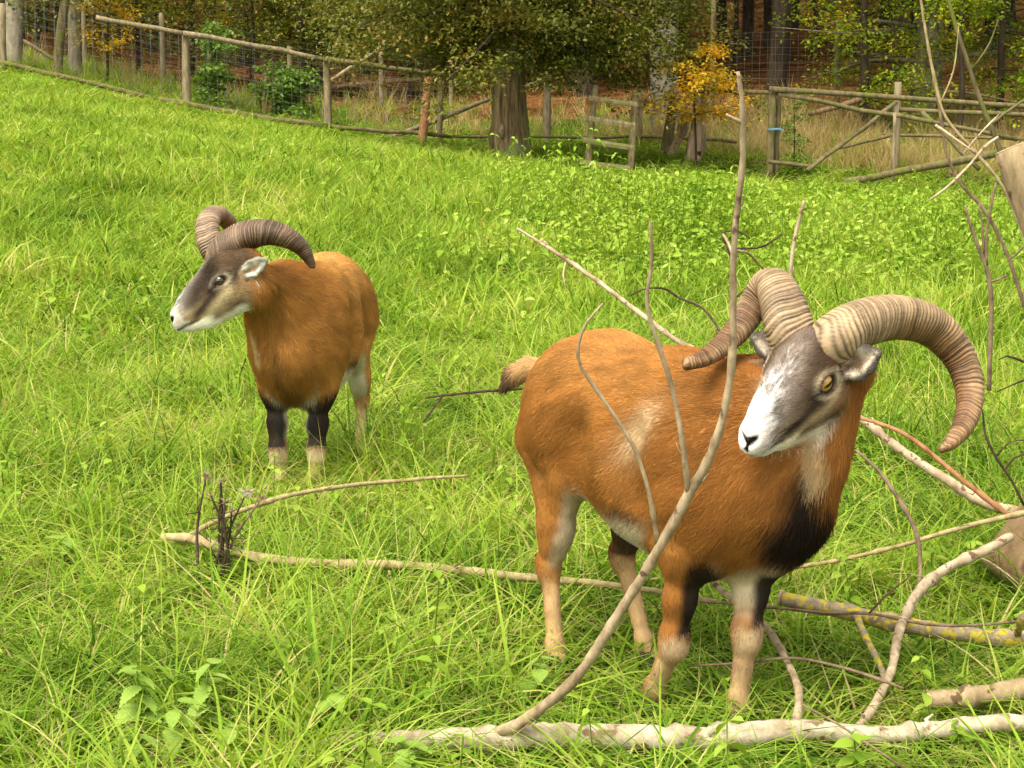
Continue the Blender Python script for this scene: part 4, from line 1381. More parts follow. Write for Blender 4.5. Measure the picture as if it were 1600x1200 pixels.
for i in range(44):
    h = rng.uniform(2.1, 7.5); az = rng.uniform(0, 6.283)
    reach = rng.uniform(2.2, 3.9) * (1 - .35 * max(0, (h - 4.5) / 3.5))
    if h < 3.2 and math.sin(az) < -.3: reach *= .8
    e = np.array([math.cos(az) * reach, math.sin(az) * reach, h + rng.uniform(-1.3, .1) - (.35 if h < 3.5 else 0)])
    p = limb(lb, (0, 0, h), e, .05, .010, rng, .25)
    for q in p[3:]:
        for _ in range(3):
            cen.append(q + rng.normal(0, 1, 3) * [.45, .45, .28]); rd.append(rng.uniform(.28, .55))
# low hanging boughs that reach down across the fence
for px, py, D in [(590, 40, 32.5), (640, 85, 32.2), (690, 120, 32), (735, 60, 31.5), (700, 40, 33), (820, 60, 31), (860, 90, 31.2), (905, 110, 31.5), (950, 120, 31.8), (990, 130, 32), (1020, 110, 32.4), (985, 80, 32), (920, 70, 31.5), (560, 20, 33), (620, 20, 33), (1060, 40, 33), (1080, 70, 33), (870, 40, 31), (780, 50, 31), (745, 100, 32.4), (840, 110, 32.4), (500, 10, 33), (1100, 20, 33)]:
    e = np.array(put(at(px, py - 12, D), old))
    p = limb(lb, (0, 0, rng.uniform(2.3, 3.4)), e, .04, .008, rng, .35)
    for q in p[5:]:
        for _ in range(4):
            cen.append(q + rng.normal(0, 1, 3) * [.34, .30, .20]); rd.append(rng.uniform(.22, .42))
lb.build('limb', M_TRUNK, old)['kind'] = 'stuff'
leaf_object('crown', M_CROWN, [sprays(rng, cen, rd, 84, .078)], old)


# ---- beeches and saplings with crowns of their own
def small_tree(name, label, px, py, D, height, tr, mat, bark, h0, reach, n_limb, per, leaf, group=None, lean=(0, 0), cat='tree', r=(.25, .5), rise=.1, only=None):
    B = gp(px, py, D)
    root = empty(name, B)
    tag(root, label, cat, group)
    mb = MB()
    top = (lean[0], lean[1], height)
    p = trunk_path((0, 0, -.1), top, 7, .03 * height / 4, rng)
    p = catmull(p, 3)
    mb.tube(p, np.linspace(tr * 1.12, tr * .25, len(p)), 10, .04, rng, (False, True))
    mb.build('trunk', bark, root)
    lb, cen, rd = MB(), [], []
    for i in range(n_limb):
        t = rng.uniform(h0, .97); a = p[int(t * (len(p) - 1))]
        az = rng.uniform(0, 6.283) if only is None else rng.uniform(*only)
        R_ = reach * rng.uniform(.5, 1.1) * (1 - .6 * max(0, t - .5))
        e = a + np.array([math.cos(az) * R_, math.sin(az) * R_, rise * R_ + rng.normal(0, .12) * R_])
        q = limb(lb, a, e, tr * .22, .004, rng, .03 * R_, 5)
        for s in q[3:]:
            cen.append(s + rng.normal(0, .12, 3) * R_ * .6); rd.append(rng.uniform(*r))
    lb.build('limb', bark, root)['kind'] = 'stuff'
    leaf_object('crown', mat, [sprays(rng, cen, rd, per, leaf)], root)
    return root


small_tree('beech_tree', 'grey trunk standing behind the crown of the old tree', 1042, 150, 37, 11, .27, M_CROWN, M_GREYT, .32, 3.0, 40, 26, .09)
small_tree('autumn_sapling', 'small sapling with orange and yellow leaves above the broken stump', 1088, 225, 32.2, 2.15, .022, M_AUTUMN, M_TRUNK, .42, .95, 30, 17, .075, r=(.10, .22), lean=(-.05, 0))
small_tree('autumn_sapling', 'orange-leaved sapling behind the wire at the far left', 168, 120, 37.5, 2.1, .03, M_AUTUMN, M_TRUNK, .40, .8, 20, 14, .075, r=(.10, .25))
small_tree('green_sapling', 'slim bright green sapling growing through the left fence', 338, 172, 36.6, 1.75, .022, M_SHRUB, M_TRUNK, .12, .42, 30, 14, .085, r=(.10, .22))
small_tree('green_bush', 'round light green bush behind the left fence', 450, 178, 37.5, .95, .03, M_SHRUB, M_TRUNK, .05, .62, 36, 18, .10, cat='bush', r=(.12, .25), rise=.35)
small_tree('green_sapling', 'thin sapling with pale leaves beside the gate post', 1240, 278, 32.3, 1.45, .014, M_SHRUB, M_TRUNK, .2, .30, 18, 7, .06, r=(.08, .18))
# right-hand beeches with layered yellow-green boughs
small_tree('beech_tree', 'thick grey beech trunk among yellow-green boughs at the right', 1440, 160, 40, 12, .26, M_BEECH, M_GREYT, .10, 3.4, 80, 34, .095, lean=(.3, 0), r=(.30, .60), rise=-.05)
small_tree('beech_tree', 'slender dark beech left of the thick grey beech trunk', 1350, 155, 39, 7, .09, M_BEECH, M_TRUNK, .12, 2.1, 56, 32, .095, r=(.25, .5), rise=-.02)
small_tree('beech_tree', 'leafy young beech at the right edge behind the fence', 1560, 175, 38.5, 6.5, .08, M_BEECH, M_TRUNK, .14, 2.1, 56, 32, .095, r=(.25, .5), rise=-.02)
small_tree('beech_tree', 'yellowing young beech at the top right corner', 1495, 168, 37, 5.5, .06, M_BEECH, M_TRUNK, .45, 1.5, 26, 20, .095, r=(.2, .45), lean=(.2, 0))
# left group
small_tree('beech_tree', 'thick pale trunk at the far left end of the fence', 18, 108, 36.5, 10, .17, M_FOREST, M_GREYT, .30, 2.2, 24, 22, .10, r=(.25, .5))
small_tree('beech_tree', 'pale straight trunk behind the fence near the left corner', 118, 118, 38, 10, .12, M_CROWN, M_GREYT, .30, 2.2, 30, 22, .10, r=(.25, .5))
small_tree('beech_tree', 'leaning dark mossy trunk in front of the pale one at left', 88, 130, 36.3, 7, .09, M_CROWN, M_MOSSP, .22, 1.6, 26, 20, .09, r=(.2, .45), lean=(1.0, 0))
for px, D, hgt, mat_, lab in [
    (215, 43, 3.6, M_CROWN, 'young beech with drooping dark boughs left of the slim sapling'), (300, 45, 4.2, M_BEECH, 'young yellow-green beech behind the slim sapling'),
    (395, 42.5, 3.6, M_CROWN, 'young beech right of the slim sapling with boughs over the rail'), (475, 45, 4.2, M_BEECH, 'young beech behind the round green bush'),
    (545, 43.5, 4.0, M_CROWN, 'young beech behind the second fence post'), (640, 45, 4.2, M_BEECH, 'young beech just left of the old tree crown'),
    (730, 47, 4.2, M_CROWN, 'young beech hidden behind the old tree trunk'), (960, 46, 4.2, M_BEECH, 'young beech behind the stile and the old tree crown'),
    (60, 42, 3.6, M_CROWN, 'young beech between the two pale trunks at far left')]:
    small_tree('beech_tree', lab, px, 120, D, hgt, .05, mat_, M_TRUNK, .26, 1.7, 40, 24, .10, r=(.25, .5), rise=-.05)
for px, D, hgt, lab in [(1150, 56, 7, 'distant beech with a high leafy bough above the right wire fence'), (1270, 60, 7.5, 'distant beech deep in the wood above the gate')]:
    small_tree('beech_tree', lab, px, 90, D, hgt, .08, M_BEECH, M_TRUNK, .42, 2.6, 34, 26, .13, r=(.4, .7), rise=-.05)

# ---- the wood behind: tall trunks under one closed canopy
def wood_proto(seed, n):
    r_ = np.random.RandomState(seed)
    p = catmull(trunk_path((0, 0, -.4), (r_.normal(0, .3), r_.normal(0, .3), 17), 7, .10, r_), 3)
    mb = MB(); mb.tube(p, np.linspace(.21, .05, len(p)), 9, .05, r_, (False, True))
    tm = mesh_from('trunk', mb.v, mb.f, M_TRUNK)
    cen = np.stack([r_.normal(0, 2.2, n), r_.normal(0, 2.2, n), r_.uniform(6.5, 18, n)], -1)
    cm = leaf_object('crown', M_FOREST, [sprays(r_, cen, r_.uniform(.8, 1.5, n), 26, .34)], False)
    return tm, cm
protos = [wood_proto(100 + i, 120) for i in range(4)]
r_ = np.random.RandomState(4)
spots = []
while len(spots) < 95:
    y = 44 + 46 * r_.rand() ** 1.1; x = r_.uniform(-1, 1) * (.32 * y + 5)
    if all((x - a) ** 2 + (y - b) ** 2 > 2.6 for a, b in spots) and not (abs(x) < 1.5 and y < 46): spots.append((x, y))
for i, (x, y) in enumerate(spots):
    tm, cm = protos[i % 4]
    root = empty('forest_tree', (x, y, zg(x, y)), r_.uniform(0, 6.28))
    s = r_.uniform(.75, 1.15); root.scale = (s, s, r_.uniform(.9, 1.1))
    tag(root, 'tall dark trunk in the shaded wood behind the fence', 'tree', 'forest trees behind the fence')
    link('trunk', tm, root); link('crown', cm, root)
# low green understorey deep in the wood
pts = [(x_, y_, zg(x_, y_) + z_) for x_, y_, z_ in zip(r_.uniform(-26, 26, 500), r_.uniform(48, 85, 500), 1.2 + 4.5 * r_.rand(500))]
tag(leaf_object('undergrowth', M_FOREST, [sprays(r_, pts, r_.uniform(.5, 1.3, 500), 36, .15)]), 'dim green undergrowth between the trunks of the wood', kind='stuff')


# ------------------------------------------------------------------ fences, gate and stile
def pole(mb, a, b, r0, r1, seg=10, n=7, bow=.02, rough=.045):
    a, b = np.asarray(a, float), np.asarray(b, float)
    L = np.linalg.norm(b - a)
    t = np.linspace(0, 1, n)[:, None]
    p = a * (1 - t) + b * t
    p[1:-1] += rng.normal(0, bow * .35, (n - 2, 3)) * min(1, L / 3) + np.outer(np.sin(np.pi * t[1:-1, 0]), rng.normal(0, bow * .6, 3) * min(1, L / 4))
    mb.tube(p, np.linspace(r0, r1, n) * rng.uniform(.94, 1.06, n), seg, rough, rng)


def pole_obj(name, mat, parent, p0, p1, r0, r1, label=None, cat=None, group=None, **k):
    mb = MB(); org = parent.location if parent else Vector((0, 0, 0))
    pole(mb, Vector(p0) - org, Vector(p1) - org, r0, r1, **k)
    o = mb.build(name, mat, parent)
    return tag(o, label, cat, group)


def px_r(w, D): return w * D / F_PX / 2


def wire_net(parent, A, Bp, h0, h1, cell, name='wire_mesh', r=.0027, nz=None, hw=9):
    """Woven wire between ground line A..Bp: one net, all wires joined."""
    mb = MB(); org = parent.location
    A, Bp = np.asarray(A, float), np.asarray(Bp, float)
    L = np.linalg.norm((Bp - A)[:2]); n = int(L / cell)
    for i in range(n + 1):
        t = i / n; q = A * (1 - t) + Bp * t; g = zg(q[0], q[1])
        lo, hi = h0, (h1[0] * (1 - t) + h1[1] * t)
        w = rng.normal(0, .012)
        p = np.array([[q[0] + w, q[1], g + lo], [q[0] - w, q[1] + rng.normal(0, .02), g + (lo + hi) / 2], [q[0], q[1], g + hi]]) - np.array(org)
        mb.tube(p, r, 3, flat_end=(False, False))
    for k in range(hw):
        f = k / (hw - 1); pp = []
        for i in range(0, n + 1, 4):
            t = i / n; q = A * (1 - t) + Bp * t; g = zg(q[0], q[1])
            hi = (h1[0] * (1 - t) + h1[1] * t)
            pp.append([q[0], q[1] + rng.normal(0, .015), g + h0 + (hi - h0) * f + rng.normal(0, .010)])
        mb.tube(np.array(pp) - np.array(org), r, 3, flat_end=(False, False))
    o = mb.build(name, M_WIRE, parent)
    o['kind'] = 'stuff'
    return o


fence = empty('wooden_fence', gp(290, 170, 35.5))
tag(fence, 'long weathered pole fence with rails and wire climbing to the left', 'fence')
for px, ytop, yb, w, D in [(3, 5, 126, 11, 35), (290, 55, 172, 13, 35.5), (510, 95, 206, 13, 36), (690, 118, 226, 9, 36.2), (856, 118, 228, 14, 37), (1000, 140, 235, 8, 36), (1098, 165, 246, 11, 34)]:
    t = at(px, ytop, D); g = zg(t.x, t.y)
    pole_obj('post', M_POST, fence, (t.x + rng.normal(0, .02), t.y, g - .15), t, px_r(w, D), px_r(w * .88, D), bow=.012)
for name, a, b, w in [('rail', (150, 27, 35.2), (292, 53, 35.4), 8), ('rail', (286, 52, 35.35), (512, 94, 35.9), 9), ('rail', (505, 92, 35.8), (702, 119, 36.1), 9),
                      ('rail', (-20, 93, 34.6), (252, 157, 35.1), 8), ('rail', (246, 155, 35.05), (516, 198, 35.6), 9), ('rail', (508, 197, 35.6), (700, 213, 35.9), 7),
                      ('rail', (700, 213, 36.4), (1000, 212, 36.3), 5), ('rail', (985, 213, 36.2), (1150, 222, 34.2), 6),
                      ('brace', (602, 218, 35.9), (772, 152, 36.6), 8), ('brace', (765, 155, 36.6), (858, 122, 36.9), 7), ('rail', (690, 118, 36.1), (733, 136, 36.5), 7)]:
    pole_obj(name, M_MOSSP if name == 'rail' and a[1] > 90 else M_POST, fence, at(*a), at(*b), px_r(w, a[2]), px_r(w * .9, b[2]), bow=.035)
wire_net(fence, at(28, 110, 35.3), at(700, 225, 36.3), .12, (1.45, 1.1), .17, hw=9)
pole_obj('leaning_stake', M_RED, None, gp(659, 228, 35.6, -.05), at(669, 122, 35.8), px_r(15, 35.7), px_r(13, 35.7), 'orange-brown stake leaning against the end of the left rail', 'stake', bow=.01)

deer = empty('deer_fence', gp(450, 130, 41))
tag(deer, 'tall wire deer fence on thin posts behind the left pole fence', 'fence')
for px, ytop, D in [(-20, -10, 40), (130, 5, 40.5), (252, 20, 41), (328, 60, 41), (452, 72, 41), (595, 72, 41.5), (705, 70, 42)]:
    t = at(px, ytop, D); pole_obj('post', M_POST, deer, (t.x, t.y, zg(t.x, t.y) - .1), t, px_r(8, D), px_r(7, D), bow=.01)
wire_net(deer, at(-20, 90, 40), at(705, 150, 42), .05, (1.75, 1.05), .19, hw=10)
deer2 = empty('deer_fence', gp(1200, 140, 42))
tag(deer2, 'tall wire deer fence in front of the brown slope at right', 'fence')
for px, ytop, D in [(1115, 0, 41), (1310, 30, 42), (1470, 30, 42.5), (1640, 30, 43), (1850, 30, 43.5)]:
    t = at(px, ytop, D); pole_obj('post', M_MOSSP, deer2, (t.x, t.y, zg(t.x, t.y) - .1), t, px_r(11, D), px_r(8, D), bow=.01)
wire_net(deer2, at(1115, 150, 41), at(1850, 150, 43.5), .05, (1.65, 1.65), .17, hw=11)
# poles that lean or lie by the fences
for nm, lab, a, b, w, m in [
    ('loose_pole', 'pale loose pole slanting behind the wire at far left', (14, 50, 37.5), (92, 97, 37.5), 6, M_LOG2),
    ('loose_pole', 'pale loose pole slanting up over the left rail between posts', (514, 128, 38.2), (602, 70, 38.4), 7, M_LOG2),
    ('felled_log', 'long felled log lying on the brown slope between the posts', (500, 138, 43), (700, 120, 44), 9, M_LOG),
    ('felled_log', 'short felled log on the slope right of the gate', (1265, 178, 36.5), (1345, 155, 37), 9, M_LOG),
    ('felled_log', 'dark log slanting under the beeches beyond the right fence', (1345, 140, 40), (1420, 108, 41), 8, M_TRUNK),
    ('fallen_pole', 'long mossy pole lying on the grass in front of the right fence', (1318, 284, 31.4), (1570, 236, 32.2), 13, M_MOSSP)]:
    pole_obj(nm, m, None, at(*a), at(*b), px_r(w * .8, a[2]), px_r(w, b[2]), lab, 'pole' if 'pole' in nm else 'log', bow=.03)

gate = empty('pole_fence', gp(1210, 279, 32))
tag(gate, 'collapsing mossy pole fence with sagging rails at the right', 'fence')
for px, ytop, yb, w, D in [(1207, 146, 282, 12, 32), (1217, 146, 280, 9, 32.15), (1403, 128, 250, 12, 33.5), (1398, 176, 288, 6, 31.8), (1640, 150, 300, 13, 32.5), (1850, 165, 315, 13, 32.6)]:
    t = at(px, ytop, D); b = at(px - (5 if px < 1300 else 3), yb, D)
    pole_obj('post', M_MOSSP if px < 1300 else M_POST, gate, (b.x, b.y, zg(b.x, b.y) - .12), t, px_r(w, D), px_r(w * .9, D), bow=.012)
for name, a, b, w in [('rail', (1062, 139, 33), (1215, 146, 32), 8), ('rail', (1202, 139, 31.9), (1860, 181, 32.6), 8.5), ('rail', (1215, 147, 31.95), (1590, 218, 32.2), 7.5),
                      ('rail', (1405, 171, 33.2), (1860, 194, 32.9), 7.5), ('rail', (1380, 211, 34.3), (1860, 222, 34.3), 5), ('rail', (1200, 252, 31.8), (1270, 260, 31.6), 7),
                      ('brace', (1262, 266, 31.5), (1400, 160, 33.1), 8), ('brace', (1440, 175, 33), (1530, 265, 32.4), 8), ('rail', (1305, 232, 34), (1390, 212, 34.2), 6)]:
    pole_obj(name, M_MOSSP, gate, at(*a), at(*b), px_r(w, a[2]), px_r(w * .85, b[2]), bow=.03)
mb = MB()
q = np.array(put(at(1212, 203, 31.85), gate)); a_ = np.linspace(0, 6.6, 22)
for k in range(2): mb.tube(np.stack([q[0] + .105 * np.cos(a_), q[1] + .13 + .16 * np.sin(a_), q[2] + k * .018 + .006 * np.sin(a_ * 3)], -1), .009, 5)
mb.tube([q + [.06, -.03, .01], q + [.09, -.05, -.02], q + [.13, -.05, .01]], .008, 5)
mb.build('cord', M_CORD, gate)

M_STILE = bark_material('dark_mossy_timber', (.13, .10, .050), (.32, .255, .130), 18, .25, .6, (.18, .19, .06), 7, .58)
stile = empty('stile_ladder', gp(950, 262, 31))
tag(stile, 'ladder-like wooden stile with four rungs right of the old tree', 'stile')
for (x0, y0), (x1, y1), D, w in [((917, 264), (930, 134), 31.0, 11), ((984, 266), (993, 142), 31.2, 11)]:
    a, b = at(x0, y0, D), at(x1, y1, D + .5); a.z = min(a.z, zg(a.x, a.y)) - .1
    pole_obj('upright', M_STILE, stile, a, b, px_r(w, D), px_r(w * .95, D), bow=.006)
for k, ((x0, y0), (x1, y1)) in enumerate([((920, 153), (996, 163)), ((914, 184), (992, 196)), ((910, 218), (989, 231)), ((908, 253), (984, 263))]):
    mb = MB(); a, b = at(x0, y0, 30.86 + .09 * (3 - k)) - stile.location, at(x1, y1, 31.02 + .09 * (3 - k)) - stile.location
    d = (b - a).normalized(); w = .045
    for s_, (e0, e1) in enumerate(((0, 1),)):
        sec = [(-.055, -.040), (.055, -.042), (.062, .0), (.05, .040), (-.05, .042), (-.062, 0)]
        for e in (a, a * .5 + b * .5 + Vector((0, 0, -.006)), b):
            for u_, v_ in sec: mb.v.append((e.x + rng.normal(0, .003), e.y + u_ + rng.normal(0, .003), e.z + v_ + rng.normal(0, .003)))
        for i in range(2):
            for q_ in range(6): mb.f.append((i * 6 + q_, (i + 1) * 6 + q_, (i + 1) * 6 + (q_ + 1) % 6, i * 6 + (q_ + 1) % 6))
        mb.f += [(0, 1, 2, 3, 4, 5), (17, 16, 15, 14, 13, 12)]
    mb.build('rung', M_STILE, stile, smooth=False)

# stumps by the sapling
def stump(name, label, px, yb, D, hpx, w, lean, mat, jag=.25):
    b0 = gp(px, yb, D); r = px_r(w, D); h = hpx * D / F_PX
    seg = 14; mb = MB()
    prof = [(-.1, 1.35), (.0, 1.25), (.12, 1.08), (.35, 1.0), (.6, .95), (.8, .88), (1.0, .62)]
    f = rng.normal(0, .10, seg)
    for t, k in prof:
        for j in range(seg):
            a = 2 * math.pi * j / seg
            z = h * t * (1 + (jag * f[j] * 3 if t > .75 else 0)); rr = r * k * (1 + f[j] + rng.normal(0, .03))
            mb.v.append((b0.x + lean * t + rr * math.cos(a), b0.y + rr * math.sin(a), b0.z + z))
    for i in range(len(prof) - 1):
        for j in range(seg): mb.f.append((i * seg + j, i * seg + (j + 1) % seg, (i + 1) * seg + (j + 1) % seg, (i + 1) * seg + j))
    mb.f.append(tuple((len(prof) - 1) * seg + j for j in range(seg)))
    return tag(mb.build(name, mat), label, 'stump')
stump('broken_stump', 'broken pale trunk stump under the orange sapling', 1080, 254, 33, 100, 23, .16, M_ROT, .5)
stump('broken_stump', 'mossy dark stump leaning behind the split pale slab', 1040, 238, 34, 88, 17, .14, M_MOSSP)
stump('broken_stump', 'split pale slab of wood slanting left of the broken stump', 1045, 244, 33.3, 58, 14, .30, M_LOG2, .4)
# freshly dug earth in the nettles
for px, py, w, lab in [(893, 311, 24, 'larger heap of dug brown earth among the weeds'), (966, 311, 15, 'smaller heap of dug brown earth among the weeds')]:
    D = ground_depth(px, py); b0 = gp(px, py, D); mb = MB(); n_ = 18; R_ = px_r(w, D) * 1.2
    for i, (t, k) in enumerate([(-.1, 1.2), (.15, 1.0), (.28, .7), (.36, .35)]):
        for j in range(n_):
            a = 6.283 * j / n_; kk = k * rng.uniform(.8, 1.2); mb.v.append((b0.x + R_ * kk * math.cos(a), b0.y + R_ * kk * math.sin(a), b0.z + .12 + t * .5 * rng.uniform(.7, 1.2)))
    for i in range(3):
        for j in range(n_): mb.f.append((i * n_ + j, i * n_ + (j + 1) % n_, (i + 1) * n_ + (j + 1) % n_, (i + 1) * n_ + j))
    mb.f.append(tuple(3 * n_ + j for j in range(n_)))
    tag(mb.build('dirt_mound', M_DIRT), lab, 'molehill', 'dug earth among the weeds')


# ------------------------------------------------------------------ fallen branches round the rams
def strand(name, mat, parent, pts, org, seg=9, knots=True):
    """pts: (px, py, depth, half-width in px)"""
    P = np.array([[*at(a, b, D), .74 * r * D / F_PX] for a, b, D, r in pts])
    P[:, :3] -= np.array(org)
    S = catmull(P, 8)
    d = np.concatenate([[0], np.cumsum(np.linalg.norm(np.diff(S[:, :3], axis=0), axis=1))])
    n = max(6, int(d[-1] / .022)); u = np.linspace(0, d[-1], n)
    S = np.stack([np.interp(u, d, S[:, i]) for i in range(4)], -1)
    r = np.maximum(S[:, 3], .0007)
    wob = np.cumsum(rng.normal(0, .16, (n, 3)), 0); wob -= np.linspace(0, 1, n)[:, None] * wob[-1]
    S[:, :3] += wob * r[:, None] * .35
    kn = 1 + .05 * rng.normal(0, 1, n)
    if knots:
        for i in rng.choice(n, max(1, n // 9)): kn[i] += rng.uniform(.12, .35)
    mb = MB(); mb.tube(S[:, :3], r * kn, seg, .035, rng)
    for i in rng.choice(n, max(1, n // 14)):           # buds and broken twig stubs
        q = S[i, :3]; dv = unit(rng.normal(0, 1, 3)); L_ = r[i] * rng.uniform(1.6, 3.2)
        mb.tube([q, q + dv * L_ * .7, q + dv * L_ + S[min(i + 1, n - 1), :3] - q], [r[i] * .45, r[i] * .3, r[i] * .12], 5)
    return mb.build(name, mat, parent)


def branch(name, label, mat, strands, cat='branch', group='fallen branches', cut=None, fmat=None, near=1.0, fat=1.0):
    strands = [[(a_, b_, D_ * near, r_) for a_, b_, D_, r_ in s_] for s_ in strands]
    strands[0] = [(a_, b_, D_, r_ * fat) for a_, b_, D_, r_ in strands[0]]
    a = at(*strands[0][0][:3])
    if len(strands) == 1 and not cut:
        o = strand(name, mat, None, strands[0], a); o.location = a
        return tag(o, label, cat, group)
    root = empty(name, a); tag(root, label, cat, group)
    for i, s in enumerate(strands): strand('stem' if i == 0 else 'fork', (fmat or mat) if i else mat, root, s, a)
    if cut:
        P = [np.array(at(*q[:3])) for q in strands[0][:2]]
        ax = unit(P[0] - P[1]); r = .82 * strands[0][0][3] * strands[0][0][2] / F_PX
        mb = MB(); mb.tube([P[0] - np.array(a) - ax * .004, P[0] - np.array(a) + ax * .003], [r * 1.0, r * .93], 18, .02, rng)
        mb.build('cut_end', M_CUT, root)
    return root


branch('fallen_log', 'long whitish fallen stem along the bottom with a tall forked bough rising from it', M_WHITE, [
    [(380, 1196, 3.92, 7), (470, 1178, 3.93, 13), (540, 1163, 3.95, 18), (700, 1154, 3.96, 21), (900, 1160, 3.97, 24), (1080, 1160, 3.97, 24), (1230, 1146, 3.98, 22), (1360, 1150, 3.98, 17), (1500, 1136, 3.98, 16), (1680, 1122, 3.98, 14)],
    [(770, 1148, 3.95, 15), (815, 1128, 3.93, 14), (860, 1095, 3.90, 12), (905, 1052, 3.87, 11.5), (950, 985, 3.83, 11.5), (1000, 905, 3.79, 11), (1040, 838, 3.75, 11), (1075, 770, 3.72, 11), (1110, 708, 3.69, 9), (1133, 632, 3.66, 8), (1143, 560, 3.64, 8), (1145, 480, 3.62, 8), (1146, 400, 3.60, 7), (1152, 330, 3.58, 7), (1160, 260, 3.56, 7), (1162, 200, 3.54, 6.5), (1159, 150, 3.52, 5), (1153, 112, 3.51, 4)],
    [(1076, 772, 3.72, 7), (1068, 700, 3.68, 6), (1052, 610, 3.66, 5.5), (1028, 535, 3.64, 5), (1011, 475, 3.62, 4.5), (1018, 410, 3.60, 4), (1016, 346, 3.58, 3)],
    [(1028, 850, 3.76, 6), (1015, 770, 3.73, 4.5), (992, 700, 3.71, 4.5), (958, 645, 3.70, 4), (924, 598, 3.69, 4), (903, 560, 3.68, 3.6), (912, 512, 3.67, 3), (942, 474, 3.66, 2)],
    [(1163, 192, 3.54, 4), (1150, 187, 3.53, 4), (1135, 179, 3.52, 3)],
    [(1240, 1142, 3.98, 12), (1248, 1100, 4.08, 9.5), (1240, 1055, 4.20, 8.5), (1205, 990, 4.36, 8), (1165, 950, 4.50, 7.5), (1125, 920, 4.62, 7), (1096, 886, 4.68, 5.5)],
    [(1146, 402, 3.60, 3.5), (1140, 384, 3.62, 3), (1130, 366, 3.66, 2.5)],
    [(1146, 392, 3.60, 3), (1170, 396, 3.70, 2.5), (1192, 420, 3.78, 2)]], fmat=M_BOUGH, near=.950, fat=1.22)
branch('forked_branch', 'long forked greenish branch lying in the grass at the centre left', M_TWIGP, [
    [(253, 839, 5.72, 7), (300, 842, 5.70, 9), (345, 858, 5.66, 9), (400, 872, 5.62, 8.5), (500, 880, 5.55, 8), (650, 884, 5.48, 8), (750, 894, 5.40, 7.5), (850, 905, 5.32, 6.5), (950, 913, 5.25, 5.5), (1040, 926, 5.15, 4.5), (1120, 940, 5.08, 3.5)],
    [(292, 840, 5.70, 6), (340, 813, 5.74, 5.5), (440, 778, 5.90, 5), (550, 759, 6.05, 4.5), (650, 749, 6.15, 4), (733, 743, 6.22, 2.5)]], near=0.905, fat=1.3)
branch('long_rod', 'thin smooth rod slanting in from the right edge below the ram chest', M_TWIGP, [
    [(1680, 783, 4.85, 6), (1600, 803, 4.85, 6), (1500, 827, 4.85, 5.5), (1400, 856, 4.85, 5), (1290, 880, 4.86, 4.5), (1180, 893, 4.88, 4), (1040, 903, 4.92, 3.5), (985, 910, 4.95, 3)]])
branch('pale_bough', 'long pale bough rising behind the front ram from the right edge', M_PALE, [
    [(1700, 830, 5.3, 14), (1600, 803, 5.4, 13), (1540, 786, 5.45, 12), (1470, 745, 5.5, 10.5), (1400, 698, 5.55, 9.5), (1345, 655, 5.6, 8.5), (1240, 605, 5.7, 7), (1150, 580, 5.75, 6.5), (1090, 552, 5.8, 6), (1035, 517, 5.85, 5.5), (960, 460, 5.9, 5), (905, 420, 5.93, 4.5), (868, 395, 5.95, 4), (808, 357, 6.0, 2.5)],
    [(884, 408, 5.94, 2), (880, 430, 5.9, 2), (884, 446, 5.88, 1)]])
branch('stripped_branch', 'orange stripped branch running beside the pale bough at right', M_RED, [
    [(1600, 822, 5.3, 7), (1570, 800, 5.32, 6), (1510, 755, 5.36, 5.5), (1430, 690, 5.42, 5), (1380, 664, 5.46, 4.5), (1330, 650, 5.5, 3.5)]])
branch('lichen_log', 'short branch log crusted with yellow lichen at right', M_LICHEN, [
    [(1220, 934, 4.55, 13), (1262, 944, 4.52, 14), (1320, 956, 4.50, 14), (1400, 974, 4.46, 14), (1490, 988, 4.42, 14), (1560, 998, 4.40, 15), (1680, 1000, 4.38, 16)],
    [(1338, 962, 4.48, 9), (1355, 1000, 4.38, 7.5), (1378, 1045, 4.28, 7), (1393, 1100, 4.18, 6.5), (1404, 1160, 4.06, 5)],
    [(1590, 990, 4.38, 8), (1598, 968, 4.30, 9), (1606, 955, 4.28, 4)]], cut=True, cat='log', near=0.97, fat=1.25)
branch('crooked_branch', 'pale crooked branch propped between the logs at the lower right', M_PALE, [
    [(1340, 1140, 4.10, 9), (1365, 1105, 4.18, 9), (1392, 1050, 4.30, 8), (1405, 985, 4.48, 9), (1428, 930, 4.65, 9.5), (1470, 893, 4.78, 9), (1520, 868, 4.86, 9), (1580, 838, 4.92, 8)]], near=0.945, fat=1.2)
branch('cut_log', 'short barkless log with a sawn end at the lower right edge', M_LOG2, [
    [(1448, 1094, 4.10, 16), (1500, 1089, 4.11, 17), (1560, 1083, 4.12, 18), (1640, 1078, 4.13, 19), (1720, 1072, 4.14, 19)]], cut=True, cat='log', near=0.955, fat=1.3)
branch('bent_twig', 'thin bent grey twig hanging right of the ram neck', M_TWIG, [
    [(1338, 704, 4.9, 3), (1372, 735, 4.88, 4), (1408, 785, 4.85, 5), (1432, 835, 4.82, 5), (1438, 885, 4.80, 4.5), (1434, 935, 4.75, 4), (1430, 950, 4.72, 3)]])
branch('dark_stick', 'long thin dark stick lying across the lichen log', M_TWIG, [
    [(1080, 938, 4.62, 3.5), (1180, 946, 4.55, 3.5), (1290, 957, 4.44, 3.5), (1360, 958, 4.40, 3.5), (1450, 975, 4.36, 3.5), (1530, 976, 4.33, 3), (1640, 966, 4.30, 3)],
    [(1358, 958, 4.40, 2.5), (1385, 930, 4.36, 2.2), (1420, 902, 4.30, 1.4)]], near=0.975)
